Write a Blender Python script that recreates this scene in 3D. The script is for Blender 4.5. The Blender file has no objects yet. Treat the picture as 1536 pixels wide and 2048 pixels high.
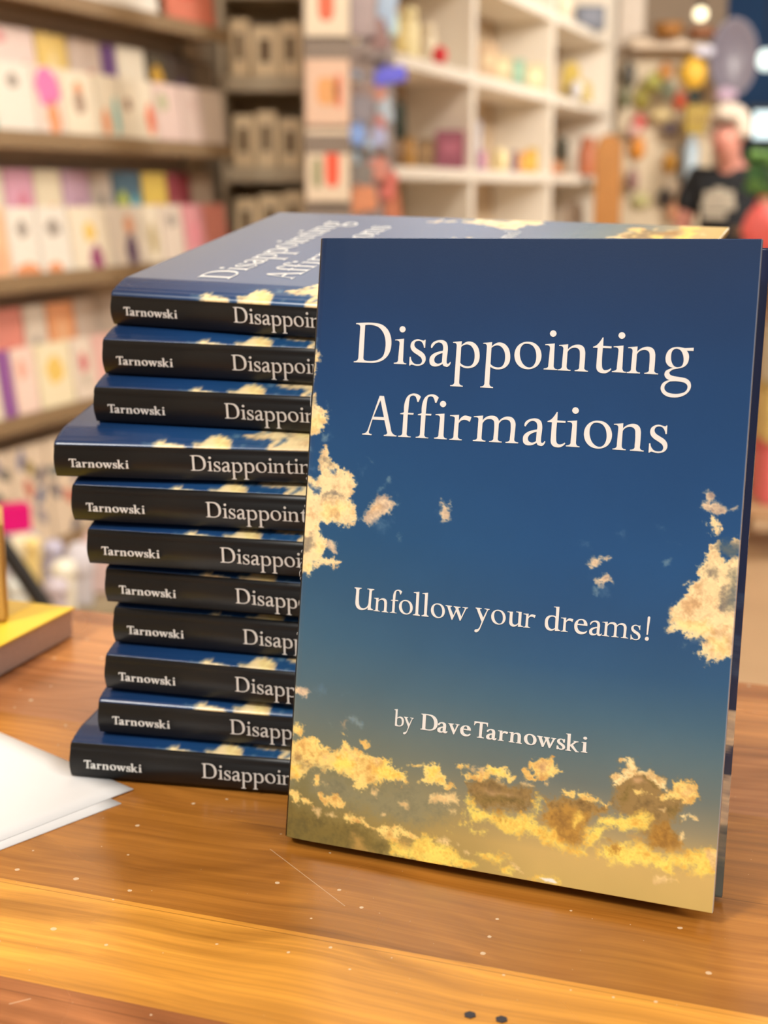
import bpy, bmesh, math, random
import numpy as np
from mathutils import Vector, Matrix
random.seed(7)
SC=bpy.context.scene; COL=SC.collection
# ------------------------------------------------------------------ camera
W=0.133                                   # width of one book cover, metres
CAM_H=1.4756*W; FPX=2840.0; PITCH=0.222; ROLL=0.002
cam_d=bpy.data.cameras.new('camera'); cam=bpy.data.objects.new('camera',cam_d); COL.objects.link(cam); SC.camera=cam
cam_d.sensor_fit='VERTICAL'; cam_d.sensor_height=36.0; cam_d.lens=FPX/2048*36.0; cam_d.clip_start=.02; cam_d.clip_end=60
_cp,_sp=math.cos(PITCH),math.sin(PITCH)
_f=Vector((0,_cp,-_sp)); _r=Vector((1,0,0)); _u=Vector((0,_sp,_cp))
_r2=_r*math.cos(ROLL)+_u*math.sin(ROLL); _u2=_u*math.cos(ROLL)-_r*math.sin(ROLL)
cam.matrix_world=Matrix(((_r2.x,_u2.x,-_f.x,0),(_r2.y,_u2.y,-_f.y,0),(_r2.z,_u2.z,-_f.z,CAM_H),(0,0,0,1)))
cam_d.dof.use_dof=True; cam_d.dof.focus_distance=0.405; cam_d.dof.aperture_fstop=12.0
# ------------------------------------------------------------------ exposure, world
SC.view_settings.view_transform='Standard'; SC.view_settings.look='None'; SC.view_settings.gamma=1.0
SC.view_settings.use_curve_mapping=False; SC.view_settings.exposure=-.13
wd=bpy.data.worlds.new('world'); SC.world=wd; wd.use_nodes=True
_n=wd.node_tree; _bg=_n.nodes['Background']; _tc=_n.nodes.new('ShaderNodeTexCoord'); _sx=_n.nodes.new('ShaderNodeSeparateXYZ'); _cr=_n.nodes.new('ShaderNodeValToRGB')
_n.links.new(_tc.outputs['Generated'],_sx.inputs[0]); _n.links.new(_sx.outputs['Z'],_cr.inputs[0]); _n.links.new(_cr.outputs[0],_bg.inputs[0])
for _k,(_p,_c) in enumerate(((.0,(.20,.18,.16,1)),(.24,(.22,.21,.19,1)),(.55,(1.0,.975,.94,1)))):      # dim shop depth at eye level, bright lamps overhead
    _e=_cr.color_ramp.elements[_k] if _k<2 else _cr.color_ramp.elements.new(_p)
    _e.position=_p; _e.color=_c
_bg.inputs[1].default_value=1.25
# ------------------------------------------------------------------ lamps of the shop ceiling, plus added unseen fill lights
def area(name,loc,target,size,power,col):
    d=bpy.data.lights.new(name,'AREA'); d.shape='DISK'; d.size=size; d.energy=power; d.color=col
    o=bpy.data.objects.new(name,d); COL.objects.link(o); o.location=loc
    o.rotation_euler=(Vector(target)-Vector(loc)).to_track_quat('-Z','Y').to_euler(); return o
WARM=(1.0,.90,.77)
area('ceiling_light',(-1.25,-.65,1.72),(0,.45,0),.45,42,(1,.955,.89))
area('ceiling_light.001',(.25,1.9,1.74),(.1,.5,0),.5,30,(1,.93,.84))
area('rack_fill_light',(.05,1.4,1.74),(-.5,4.4,.1),.6,78,(1,.92,.81))  # unseen fill, added to light card rack and jar boxes from the front
area('cubby_fill_light',(3.0,4.6,1.74),(.6,6.2,.3),.6,130,(1,.93,.86))  # unseen fill, added so cubby edges are lit and divider sides stay dim
area('sheen_fill_light',(-.25,4.0,1.76),(.1,.5,.1),1.6,8.5,(1,.94,.86))  # unseen broad light, added for grey sheen on top cover and table
area('front_fill_light',(1.25,-.55,1.72),(0,.5,0),.6,16,(1,.955,.89))  # unseen fill, added to brighten the paperback's page side
area('ceiling_light.004',(2.1,5.4,1.74),(2.0,8.2,.2),.6,60,(1,.93,.82))


import numpy as np
def _vn(x,y,seed):
    xi=np.floor(x).astype(np.int64); yi=np.floor(y).astype(np.int64); fx=x-xi; fy=y-yi
    def h(a,b):
        n=(a*374761393+b*668265263+seed*974634777)&0x7fffffff; n=((n^(n>>13))*1274126177)&0x7fffffff
        return ((n^(n>>16))&0xffff)/65535.0
    ux=fx*fx*(3-2*fx); uy=fy*fy*(3-2*fy)
    return (h(xi,yi)*(1-ux)+h(xi+1,yi)*ux)*(1-uy)+(h(xi,yi+1)*(1-ux)+h(xi+1,yi+1)*ux)*uy
def fbm(x,y,sc,seed,octv=5,gain=.55):
    s=0;a=1;t=0
    for o in range(octv):
        s=s+a*_vn(x*sc+o*17.3,y*sc+o*9.1,seed+o); t+=a; a*=gain; sc*=2.03
    return s/t*2-1
def srgb(*c): return np.array(c,float)/255.
STY={ # colour a (bright), colour b (darker mottling), opacity, edge noise, softness
'lit':((252,226,170),(206,172,128),1,.013,.006),'lit2':((250,228,165),(200,164,106),1,.010,.005),'pink':((246,216,172),(178,156,138),.95,.011,.007),'yel':((252,226,108),(226,174,76),.92,.016,.012),'ylt':((252,232,158),(226,190,124),.9,.014,.012),
'gold':((250,218,128),(206,160,88),1,.013,.006),'tan':((222,180,128),(196,158,112),.8,.012,.014),'tanl':((244,212,145),(212,176,118),.9,.010,.008),'tan2':((205,160,85),(185,145,75),.75,.014,.016),
'grey':((158,146,120),(122,116,108),.85,.013,.014),'shade':((112,116,106),(88,104,112),.85,.014,.02),'greyo':((140,136,105),(122,120,95),.75,.016,.03),'olive':((122,104,52),(100,88,48),.8,.014,.02),
'brown':((156,126,74),(122,98,58),.92,.014,.014),'brown2':((188,140,60),(146,106,50),.9,.016,.016),'wisp':((165,180,170),(110,140,160),.6,.010,.008),'faint':((120,150,170),(80,115,150),.4,.014,.014),'sky':((58,92,130),(50,86,126),.9,.010,.008),'white':((240,235,225),(240,235,220),1,.003,.003)}
SKY=[(0,(200,170,100),(108,98,52)),(.07,(206,174,106),(118,106,60)),(.11,(184,160,106),(122,114,72)),(.16,(146,138,110),(124,120,84)),(.23,(108,118,112),(114,120,102)),(.30,(90,112,118),(98,112,110)),(.38,(70,102,122),(78,104,116)),(.48,(50,88,124),(64,98,120)),(.58,(42,80,122),(54,90,118)),(.72,(35,78,126),(40,82,120)),(.9,(29,70,118),(33,75,119)),(1.1,(24,62,108),(25,62,108)),(1.25,(22,53,95),(22,53,95)),(1.4,(22,46,82),(22,46,82))]
def paint(nx,ny,polys,Ht=1.397,SKY=SKY):
    u=np.linspace(0,1,nx)[None,:].repeat(ny,0); v=np.linspace(0,Ht,ny)[:,None].repeat(nx,1)
    vs=[s[0] for s in SKY]
    R=np.stack([np.interp(v,vs,[s[1][k] for s in SKY]) for k in range(3)],-1); Lc=np.stack([np.interp(v,vs,[s[2][k] for s in SKY]) for k in range(3)],-1)
    t=np.clip(u*1.6,0,1)[...,None]; img=(Lc*(1-t)+R*t)/255.
    img*= (1+.03*fbm(u,v,6,90,4))[...,None]
    # noise fields
    wx=fbm(u,v,22,1,5,.6); wy=fbm(u,v,22,50,5,.6); mott=fbm(u+.012*wx,v+.012*wy,26,7,5,.6); fine=fbm(u,v,75,21,3); vf=fbm(u+.004*wx,v+.004*wy,190,33,3,.6); bil=1-2*np.abs(fbm(u+.006*wy,v+.006*wx,48,61,4,.6))
    for st,pts in polys:
        a,b,op,amp,soft=STY[st]
        p=np.array(pts,float)/1000.; m=.05
        i0=max(int((p[:,0].min()-m)*(nx-1)),0); i1=min(int((p[:,0].max()+m)*(nx-1))+2,nx); j0=max(int((p[:,1].min()-m)/Ht*(ny-1)),0); j1=min(int((p[:,1].max()+m)/Ht*(ny-1))+2,ny)
        if i1<=i0 or j1<=j0: continue
        U=u[j0:j1,i0:i1]+wx[j0:j1,i0:i1]*amp*.8; V=v[j0:j1,i0:i1]+wy[j0:j1,i0:i1]*amp*.8
        d2=np.full(U.shape,9.); ins=np.zeros(U.shape,bool)
        for k in range(len(p)):
            x0,y0=p[k]; x1,y1=p[(k+1)%len(p)]; dx,dy=x1-x0,y1-y0; L2=dx*dx+dy*dy+1e-12
            tt=np.clip(((U-x0)*dx+(V-y0)*dy)/L2,0,1); d2=np.minimum(d2,(U-x0-tt*dx)**2+(V-y0-tt*dy)**2)
            if y0!=y1: ins^=((y0>V)!=(y1>V))&(U<dx*(V-y0)/dy+x0)
        sd=np.where(ins,np.sqrt(d2),-np.sqrt(d2))
        mo=mott[j0:j1,i0:i1]; fi=fine[j0:j1,i0:i1]; vv=vf[j0:j1,i0:i1]; bi=bil[j0:j1,i0:i1]
        al=np.clip((sd+amp*(.8*mo+.65*fi+.55*vv+.08)+soft*.5)/(soft*1.6),0,1); al=al*al*(3-2*al)*op
        if st in('wisp','faint'): al=al*np.clip(.55+1.3*mo+.5*fi,0,1)
        if st in('lit','pink','gold','lit2'): al=al*np.clip(1.05+sd*30+1.0*mo+.5*vv,.3,1)
        w=np.clip(.27+.70*mo+.55*fi+.45*vv-.45*(bi-.55),0,1.25)[...,None]
        col=(np.array(a)*(1-w)+np.array(b)*w)/255.
        if st in('lit','gold','lit2','yel'): col=col*(1+.05*np.clip(fi*1.5,-1,1))[...,None]
        img[j0:j1,i0:i1]=img[j0:j1,i0:i1]*(1-al[...,None])+col*al[...,None]
    return np.clip(img,0,1)

GLYPHS={
 'D':['1,983c 524,1000 724,956 875,840 962,681 993,506 976,330 904,181 778,73 638,21 495,1c 0,0c 2,24c 69,38 108,75 120,138c 123,862c 112,921 78,949 6,959c', '252,942c 464,945 640,886 767,748 831,560 835,354 784,176 659,84 492,48 348,48 272,75 255,142c'],
 'i':['0,603c 232,630c 241,120c 248,70 275,33 333,21c 334,-2c 0,2c 2,26c 70,40 103,65 109,115c 124,496c 111,556 72,579 2,582c', '173,941 231,919 260,865 241,812 184,784 125,808 97,860 118,916'],
 's':['395,622c 396,422c 365,421c 337,510 280,575 198,589 131,564 104,496 134,427 219,372 342,301 416,213 426,106 379,26 277,-21 190,-28 107,-10 66,-3 39,-13 27,-28c 2,-29c 0,187c 31,188c 60,93 133,25 221,11 304,29 337,94 310,169 228,230 108,298 31,374 6,461 29,549 109,610 195,630 271,615 334,600 359,603 373,621c'],
 'a':['15,472c 42,537 112,591 224,624 332,621 415,572 452,487 462,386 450,106 466,54 505,56 542,103c 558,90c 538,23 483,-23 422,-19 374,-1 349,47c 276,1 191,-25 92,-21 24,23 0,101 12,202 102,290 228,340 334,364c 337,460 304,534 225,566 143,543 83,480 46,421c 18,429c', '332,309c 232,274 156,222 123,151 141,80 205,45 275,53 328,87c'],
 'p':['6,589c 230,613c 225,504c 303,575 406,613 545,583 658,472 709,302 696,130 602,12 466,-36 360,-37 276,-12 225,21c 227,-370c 237,-428 270,-458 325,-470c 327,-496c 0,-493c 1,-469c 68,-455 96,-422 101,-359c 105,482c 95,540 69,562 8,568c', '222,472c 288,520 375,540 474,506 557,397 585,255 570,120 515,35 432,9 325,22 256,56 223,90c'],
 'o':['317,651 472,623 600,519 666,365 657,213 587,84 471,14 340,-8 182,27 61,128 0,272 4,425 69,549 183,627', '284,602 413,573 505,467 543,317 533,178 481,78 402,37 302,56 209,131 143,266 125,404 148,517 206,584'],
 'n':['0,595c 220,619c 220,497c 292,566 403,614 523,613 607,557 645,456 651,373 650,100c 656,48 692,19 744,10c 743,-13c 420,-9c 422,13c 486,27 519,53 524,109c 522,382 504,487 449,535 371,544 292,521 241,475 218,430c 217,120c 230,50 263,24 321,15c 320,-7c 4,-6c 5,16c 65,30 97,59 102,115c 111,485c 101,546 68,570 4,573c'],
 't':['237,807c 240,608c 445,601c 443,557c 237,558c 240,187 259,83 301,43 368,43 423,65 458,91c 474,67c 421,9 345,-30 269,-33 186,-14 129,45 110,149c 113,557c 0,558c 7,583c 89,625 167,719 212,801c'],
 'g':['696,629c 696,557c 540,557c 591,477 603,378 576,260 490,178 371,141 277,121 212,86 177,41 193,-2 266,-34 425,-55 589,-88 676,-171 692,-290 625,-414 483,-500 322,-529 157,-507 46,-433 0,-326 36,-215 114,-157 191,-132c 106,-87 66,-10 90,73 184,128 256,156c 150,192 81,282 67,410 113,539 205,613 337,636 427,626 492,614c', '326,595 410,552 470,438 485,297 448,201 361,171 272,197 208,295 189,422 206,531 256,585', '258,-157c 405,-156 547,-182 611,-239 616,-312 564,-390 438,-436 294,-443 165,-416 95,-354 89,-275 142,-202 215,-161c'],
 'A':['413,991c 528,990c 770,177c 794,102 849,46 933,22c 931,-2c 589,-7c 591,20c 653,35 677,63 663,121c 581,390c 256,388c 187,124c 179,56 207,28 259,22c 254,-5c 0,-2c 2,22c 87,44 132,91 159,161c', '443,886c 564,463c 280,460c'],
 'f':['542,1014c 489,881c 454,888c 430,965 392,1022 328,1036 265,1007 241,898 235,796 226,602c 377,604c 373,563c 226,562c 225,114c 232,50 272,23 338,18c 336,-2c 0,-4c 2,20c 76,36 102,66 108,117c 110,558c 22,560c 23,580c 76,595 113,611 117,644c 114,775 134,893 175,991 249,1059 341,1087 444,1077'],
 'r':['0,599c 231,619c 235,473c 296,557 378,607 460,600 555,579c 526,471c 503,464c 452,493 376,503 301,482 236,409c 235,116c 248,53 286,29 345,21c 340,-2c 20,-7c 21,17c 88,29 116,57 122,115c 130,490c 119,553 81,571 2,576c'],
 'm':['0,601c 236,631c 232,508c 308,592 419,635 545,630 620,577 645,512c 726,591 842,637 977,618 1054,529 1074,411c 1064,118c 1074,59 1114,36 1171,28c 1166,5c 850,0c 851,23c 916,38 946,66 952,120c 955,418 934,511 880,553 803,561 724,539 674,488 650,450c 649,108c 659,52 699,31 753,26c 752,3c 432,-2c 434,21c 502,37 530,64 535,119c 538,424 520,511 467,549 386,553 312,532 261,481 234,436c 232,113c 246,50 286,30 341,24c 336,-2c 14,0c 15,23c 87,38 115,66 120,123c 124,502c 114,564 80,580 1,581c'],
 'U':['0,993c 353,998c 350,959c 278,938 244,891 244,808c 253,372 293,172 400,67 557,73 682,164 740,315 743,422c 755,859c 750,931 717,961 649,959c 646,998c 986,997c 984,958c 907,936 879,890 873,812c 863,192c 879,106 912,81 976,68c 979,20c 718,12c 725,139c 623,32 432,-22 246,7 121,140 80,355c 92,808c 79,914 45,949 3,955c'],
 'l':['0,1045c 262,1090c 269,151c 279,80 307,50 358,41c 356,-7c 20,-4c 23,34c 93,51 131,89 137,151c 130,929c 121,995 78,1019 2,1012c'],
 'w':['0,611c 301,604c 303,571c 244,555 237,517 261,453c 400,179c 499,473c 465,531 428,565 383,574c 386,603c 710,598c 712,566c 634,548 621,509 646,445c 774,166c 898,467c 917,544 890,574 811,571c 814,604c 1071,607c 1069,574c 1001,548 970,498 948,448c 752,-20c 717,-24c 530,382c 363,-14c 323,-18c 108,494c 79,558 53,574 2,578c'],
 'y':['0,645c 280,646c 283,613c 215,597 213,559 236,505c 383,225c 501,505c 530,582 494,611 420,618c 422,651c 658,642c 656,605c 593,584 571,549 551,491c 324,-133 240,-344 148,-448 55,-458 8,-411 43,-342 139,-317 210,-267 273,-115c 322,31c 99,491c 69,568 42,603 3,608c'],
 'u':['0,624c 246,631c 245,230 272,108 343,64 424,77 493,127 517,190c 518,529c 508,607 473,626 401,628c 399,660c 649,663c 651,143c 660,70 696,46 739,46c 741,9c 516,-6c 523,111c 442,19 325,-26 213,-10 130,65 106,206c 109,509c 100,574 75,594 2,591c'],
 'd':['366,1050c 610,1062c 610,166c 620,89 646,55 704,43c 701,6c 471,-10c 476,69c 386,-1 283,-26 139,5 26,131 0,308 25,495 144,623 308,653 403,650 475,625c 474,914c 464,992 439,1021 368,1019c', '467,546c 407,595 311,603 202,550 140,415 147,245 203,113 302,54 395,69 472,119c'],
 'e':['581,355c 139,358c 147,231 220,120 354,71 469,83 558,147c 583,123c 520,29 384,-27 197,-20 49,101 0,270 25,456 155,593 292,630 433,613 542,511 581,355c', '144,413c 414,415c 402,519 352,577 272,582 200,552 158,484'],
 '!':['113,1050 159,1024 169,949c 118,257c 59,255c 62,937c 70,1015', '79,167 143,147 170,92 152,27 91,-2 26,18 0,73 23,134'],
 'b':['0,1026c 222,1068c 225,516c 313,587 423,620 582,577 674,452 688,308 652,130 513,11 330,-18 208,-21 98,10c 95,924c 82,977 56,997 7,995c', '221,438c 284,510 375,536 490,496 547,376 556,245 521,117 423,49 326,41 250,76 221,150c'],
 'Bv':['0,629c 388,636c 391,600c 308,571 296,534 318,483c 455,218c 549,500c 573,571 556,600 475,612c 478,643c 767,628c 765,596c 686,568 657,519 636,467c 433,-24c 386,-30c 102,521c 74,585 49,600 2,598c'],
 'BT':['16,980c 897,986c 895,741c 858,736c 827,843 768,893 564,884c 538,166c 544,87 593,44 687,30c 685,-10c 233,-18c 235,22c 332,49 357,79 361,164c 373,885c 181,882 91,830 42,725c 0,728c'],
 'Bk':['0,989c 288,1006c 293,345c 494,525 522,564 508,579 450,575c 453,606c 789,601c 787,565c 705,545 641,510 465,356c 693,74 750,17 786,0 853,-4c 851,-43c 648,-50c 289,279c 287,104c 296,40 320,13 370,3c 368,-37c 3,-36c 5,-1c 84,19 104,48 104,114c 98,854c 89,927 65,954 2,954c'],
}
LINES=[
 ('title', 1.1148, 0.0904, [('D', 0.1103), ('i', 0.2089), ('s', 0.2462), ('a', 0.2943), ('p', 0.347), ('p', 0.4173), ('o', 0.4914), ('i', 0.5587), ('n', 0.5896), ('t', 0.6643), ('i', 0.7088), ('n', 0.74), ('g', 0.8147)]),
 ('title', 0.9518, 0.0904, [('A', 0.1421), ('f', 0.2302), ('f', 0.2728), ('i', 0.3169), ('r', 0.3513), ('m', 0.4069), ('a', 0.5227), ('t', 0.5751), ('i', 0.6195), ('o', 0.658), ('n', 0.7211), ('s', 0.7987)]),
 ('tag', 0.5531, 0.04927, [('U', 0.1469), ('n', 0.1966), ('f', 0.237), ('o', 0.2587), ('l', 0.2922), ('l', 0.313), ('o', 0.3358), ('w', 0.3697), ('y', 0.4401), ('o', 0.4776), ('u', 0.5141), ('r', 0.5505), ('d', 0.5997), ('r', 0.6348), ('e', 0.6653), ('a', 0.6986), ('m', 0.7258), ('s', 0.7882), ('!', 0.8189)]),
 ('by', 0.2982, 0.03571, [('b', 0.2632), ('y', 0.2874), ('BD', 0.3282), ('Ba', 0.3688), ('Bv', 0.3935), ('Be', 0.4226), ('BT', 0.4543), ('Ba', 0.4838), ('Br', 0.5101), ('Bn', 0.5359), ('Bo', 0.5702), ('Bw', 0.5991), ('Bs', 0.6443), ('Bk', 0.6638), ('Bi', 0.6983)]),
]
POLYS=[
 ('lit','3,1142 18,1141 25,1129 24,1115 18,1111 14,1098 8,1085 4,1072 3,1045 13,1042 20,1026 33,1018 50,1002 57,986 57,970 44,969 39,957 25,950 4,946 -16,945 -24,1141'),
 ('grey','3,1040 18,1030 27,1014 7,1009 -3,1020'),
 ('tan','3,1123 23,1125 20,1113 7,1107'),
 ('ylt','5,991 44,997 53,983 40,973 37,960 -17,949 -11,990'),
 ('wisp','40,1022 48,1024 50,1013 44,1012'),
 ('wisp','42,944 57,949 59,938 42,933'),
 ('wisp','3,924 16,915 18,905 4,911'),
 ('wisp','2,1166 7,1165 7,1147 3,1145'),
 ('faint','59,956 75,944 72,940 57,945'),
 ('lit','58,915 71,893 83,884 100,877 117,866 130,857 141,840 136,829 126,816 119,805 131,791 137,763 141,756 131,745 118,740 98,745 84,743 71,734 54,735 57,721 70,707 73,694 66,673 75,664 98,663 111,658 99,650 82,644 60,647 43,635 36,624 29,616 16,620 -13,625 -25,849 4,848 30,840 45,861 42,887 48,900'),
 ('sky','12,833 28,827 46,828 48,818 42,805 26,806 11,818'),
 ('sky','64,868 87,868 85,859 71,858'),
 ('grey','46,888 68,891 80,881 75,871 58,872'),
 ('grey','51,818 87,818 105,807 97,801 66,801 49,805'),
 ('grey','-4,712 35,717 43,689 27,670 -4,664'),
 ('tan','20,770 40,766 44,746 25,739'),
 ('ylt','37,730 55,711 65,686 47,661 35,634 24,623 -2,639 33,660 43,687'),
 ('ylt','59,788 117,790 127,768 103,753 64,745 46,766'),
 ('lit','49,849 90,856 119,848 126,826 98,824 64,829'),
 ('tan','83,756 96,765 108,761 92,750'),
 ('pink','207,818 225,810 234,803 224,790 225,775 206,769 188,757 170,747 161,755 165,776 177,797 192,812'),
 ('tan','177,794 199,798 205,786 178,777'),
 ('pink','149,759 163,763 167,750 153,749'),
 ('wisp','234,819 239,819 242,804 237,800'),
 ('faint','185,757 207,764 231,768 229,748 209,731 189,737'),
 ('wisp','197,830 206,839 207,837 200,829'),
 ('wisp','209,849 219,855 215,843'),
 ('wisp','162,899 167,900 177,885 173,885'),
 ('faint','141,883 158,881 161,869 149,853'),
 ('wisp','244,734 252,718 248,719'),
 ('pink','72,712 92,704 98,679 88,680 76,692'),
 ('pink','345,818 358,810 365,807 367,821 374,806 364,797 361,773 348,770 341,787 348,800'),
 ('faint','333,793 341,789 345,775 334,784'),
 ('faint','13,872 25,868 31,855 17,862'),
 ('pink','917,875 931,877 942,867 940,856 952,852 962,841 979,842 991,849 993,846 980,838 960,832 952,830 937,837 926,838 916,847 920,857 929,857 924,868'),
 ('lit','938,829 948,826 957,813 962,800 948,785 940,788 947,799 944,805 930,813 938,819'),
 ('lit','989,784 1002,783 1003,776 989,778'),
 ('lit','938,766 958,771 957,758 967,743 982,742 1000,750 1018,754 1032,541 999,539 981,532 961,523 950,520 938,530 926,538 932,557 917,565 901,567 886,577 866,577 869,594 865,619 875,639 886,654 899,663 894,676 914,687 915,699 914,715 929,728 930,746 941,754'),
 ('shade','958,770 1003,776 1005,748 982,742 966,745 956,760'),
 ('grey','930,714 952,725 973,711 965,694 959,682 943,692 928,702'),
 ('shade','982,719 1006,730 1008,634 981,631 973,654 980,682'),
 ('grey','971,681 986,696 990,632 971,644'),
 ('tan','898,646 920,655 937,645 914,620 890,629'),
 ('tan','965,595 992,603 989,586 971,582'),
 ('tan','910,675 932,682 931,670 913,666'),
 ('lit','929,691 955,680 965,669 938,662 926,672'),
 ('ylt','877,609 901,607 946,614 960,602 949,577 926,575 898,576 879,588'),
 ('ylt','949,573 989,577 994,545 963,535 955,555'),
 ('sky','915,566 940,573 946,565 930,552 918,555'),
 ('pink','686,703 711,727 738,722 719,715 706,698 687,687'),
 ('pink','698,669 716,683 730,686 739,670 725,661 708,663'),
 ('wisp','701,660 711,656 711,642 702,648'),
 ('faint','751,771 758,774 780,757 759,753'),
 ('wisp','851,720 860,729 863,720 852,714'),
 ('faint','815,797 832,799 842,788 833,787'),
 ('wisp','899,558 911,555 908,540 900,544'),
 ('faint','678,753 685,753 686,742 677,743'),
 ('faint','848,772 876,770 874,765 853,763'),
 ('faint','685,677 695,678 695,669 686,670'),
 ('faint','713,658 739,666 738,647 719,642'),
 ('greyo','52,156 121,169 161,162 211,149 318,175 407,178 416,125 351,74 271,72 188,89 127,90 60,110'),
 ('olive','-17,101 7,97 34,78 63,67 106,63 151,63 189,64 231,58 246,37 274,29 273,8 235,-5 167,-9 83,-16 -9,-15'),
 ('tan2','180,37 200,30 220,12 235,-5 194,-5 177,5'),
 ('pink','-11,362 24,357 47,349 41,336 19,337 -10,343'),
 ('faint','61,359 77,364 92,353 87,346 67,352'),
 ('faint','125,363 135,363 131,359'),
 ('wisp','90,296 114,274 109,270 100,282'),
 ('tan','130,294 146,296 149,278 135,281'),
 ('wisp','146,303 168,304 188,289 186,281 171,289 157,300'),
 ('wisp','158,279 175,284 172,274'),
 ('gold','-8,270 18,274 30,265 30,242 -6,242'),
 ('gold','137,268 154,266 151,259 140,262'),
 ('gold','-7,220 32,228 68,245 83,240 98,227 123,223 139,233 128,257 140,256 161,241 184,226 220,216 251,213 286,203 304,185 309,168 286,170 259,167 238,160 218,162 211,154 201,132 185,129 168,142 178,156 155,161 127,164 99,165 56,169 49,148 31,127 15,143 -4,137'),
 ('yel','106,189 151,219 175,192 160,169 121,169'),
 ('yel','222,196 251,210 284,200 301,182 275,173 232,164'),
 ('tan','90,210 118,217 108,192 92,187'),
 ('tan','139,233 174,217 177,210 157,217'),
 ('tan','221,214 235,208 227,199'),
 ('greyo','6,196 26,191 38,185 48,166 40,164 19,179'),
 ('greyo','55,182 104,179 121,166 71,161'),
 ('greyo','4,141 24,136 39,128 31,116 5,123'),
 ('yel','2,169 27,176 41,146 24,141'),
 ('gold','188,250 201,252 209,241 200,237'),
 ('gold','299,212 323,214 341,225 365,227 381,214 397,201 396,196 407,181 381,179 355,170 334,175 338,190 337,210 323,212'),
 ('gold','355,198 356,226 371,226 386,212 397,199 395,190 416,181 389,179 373,184 356,182'),
 ('yel','347,214 368,222 382,204 381,187 352,185'),
 ('gold','17,114 40,118 45,103 73,94 68,86 47,93 33,85 22,89 -5,103'),
 ('gold','86,112 108,110 131,111 159,102 154,94 121,87 103,99'),
 ('gold','167,145 211,154 209,138 193,129 179,134'),
 ('gold','72,148 86,150 92,136 76,133'),
 ('tanl','217,147 236,145 232,131 218,134'),
 ('tanl','359,156 369,157 373,143 360,136'),
 ('tanl','373,148 390,166 408,163 409,141 379,141'),
 ('tanl','289,125 308,123 306,115 295,118'),
 ('tanl','248,93 259,92 254,87'),
 ('tanl','77,77 91,79 89,68'),
 ('tanl','111,74 125,74 139,66 120,65'),
 ('tanl','34,83 42,82 40,75'),
 ('tanl','101,142 109,138 104,133'),
 ('gold','149,74 172,81 211,73 234,60 217,62 186,68 162,60'),
 ('gold','236,61 255,71 274,59 292,72 314,66 347,52 326,46 300,48 290,34 273,36 245,50'),
 ('yel','273,36 293,30 327,38 350,54 379,59 385,47 415,55 419,-4 330,-5 270,-2'),
 ('tan2','295,40 321,44 331,23 307,19'),
 ('gold','424,236 449,235 439,229 425,228'),
 ('tanl','449,228 461,232 464,223'),
 ('brown','439,196 480,206 513,213 552,204 602,206 612,192 600,163 568,146 533,138 499,135 470,140 459,159 453,172 443,180'),
 ('olive','463,169 516,177 568,176 578,169 532,152 479,149'),
 ('gold','438,212 450,219 455,215 474,218 488,224 494,241 511,241 535,245 550,233 560,215 547,206 528,209 508,216 480,204 461,206 441,200'),
 ('yel','500,237 521,236 546,223 542,211 515,221 496,225'),
 ('tanl','474,229 484,232 483,221'),
 ('tanl','511,209 526,209 533,201 514,204'),
 ('gold','577,239 593,233 601,222 587,220'),
 ('gold','594,260 609,265 634,268 649,257 660,247 656,235 640,230 624,226 607,232 599,245'),
 ('tan','610,258 626,260 634,250 621,239'),
 ('tanl','573,211 590,212 602,206 590,205'),
 ('tanl','627,217 634,220 632,216'),
 ('tan','487,180 501,183 525,181 568,178 549,177 516,177'),
 ('brown2','624,189 702,200 724,200 771,196 772,176 732,167 722,150 720,100 685,84 663,93 650,116 624,123 604,131 617,156'),
 ('brown','629,189 702,199 766,195 767,180 718,170 672,172 637,164'),
 ('yel','434,163 456,168 459,150 477,139 513,140 533,132 568,139 603,147 605,159 607,191 620,180 617,156 606,136 624,123 650,116 665,96 685,85 718,98 732,100 733,82 702,70 676,77 650,88 616,99 583,98 550,97 521,104 500,117 477,106 457,110 439,124 448,139'),
 ('brown2','508,144 528,140 541,126 529,126 514,133'),
 ('yel','700,169 707,166 706,145 693,130 690,143'),
 ('yel','418,97 431,107 450,104 478,97 510,88 498,80 464,81 446,94'),
 ('yel','403,83 420,85 445,73 428,70'),
 ('yel','368,39 393,39 428,38 468,23 488,15 479,3 421,-2 371,-4'),
 ('yel','474,36 505,48 539,50 556,45 535,32 492,32'),
 ('yel','539,15 559,27 572,18 563,5 542,8'),
 ('yel','613,2 629,10 669,7 667,1'),
 ('tanl','385,164 419,172 432,155 428,141 391,142 362,137 360,158 370,155'),
 ('tanl','380,48 404,64 422,55 413,44'),
 ('tanl','452,46 467,44 468,30 455,35'),
 ('tanl','405,128 424,128 422,121 410,121'),
 ('tanl','557,34 571,32 584,20 569,20'),
 ('tanl','429,59 439,58 437,51'),
 ('white','627,10 655,13 668,5 641,3'),
 ('brown','787,293 800,304 812,300 822,284 840,278 848,282 860,272 871,267 883,260 890,239 902,243 902,263 917,269 933,259 947,250 955,231 947,217 932,214 930,205 925,187 918,190 906,175 910,154 927,134 909,129 866,118 819,161 796,175 776,199 771,232 774,255 790,255 794,262 790,273 802,277'),
 ('olive','800,239 823,235 816,205 799,194 789,210'),
 ('olive','825,269 847,268 870,249 862,243 835,253'),
 ('olive','893,208 917,212 916,194 896,191'),
 ('lit2','787,293 800,304 812,300 822,284 820,271 804,252 796,240 774,230 774,255 785,259 794,262 790,273 802,277'),
 ('lit2','824,282 842,278 848,282 860,272 871,267 883,260 890,237 875,243 861,257 843,267 822,271'),
 ('tan','810,260 834,266 848,250 818,243'),
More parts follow.
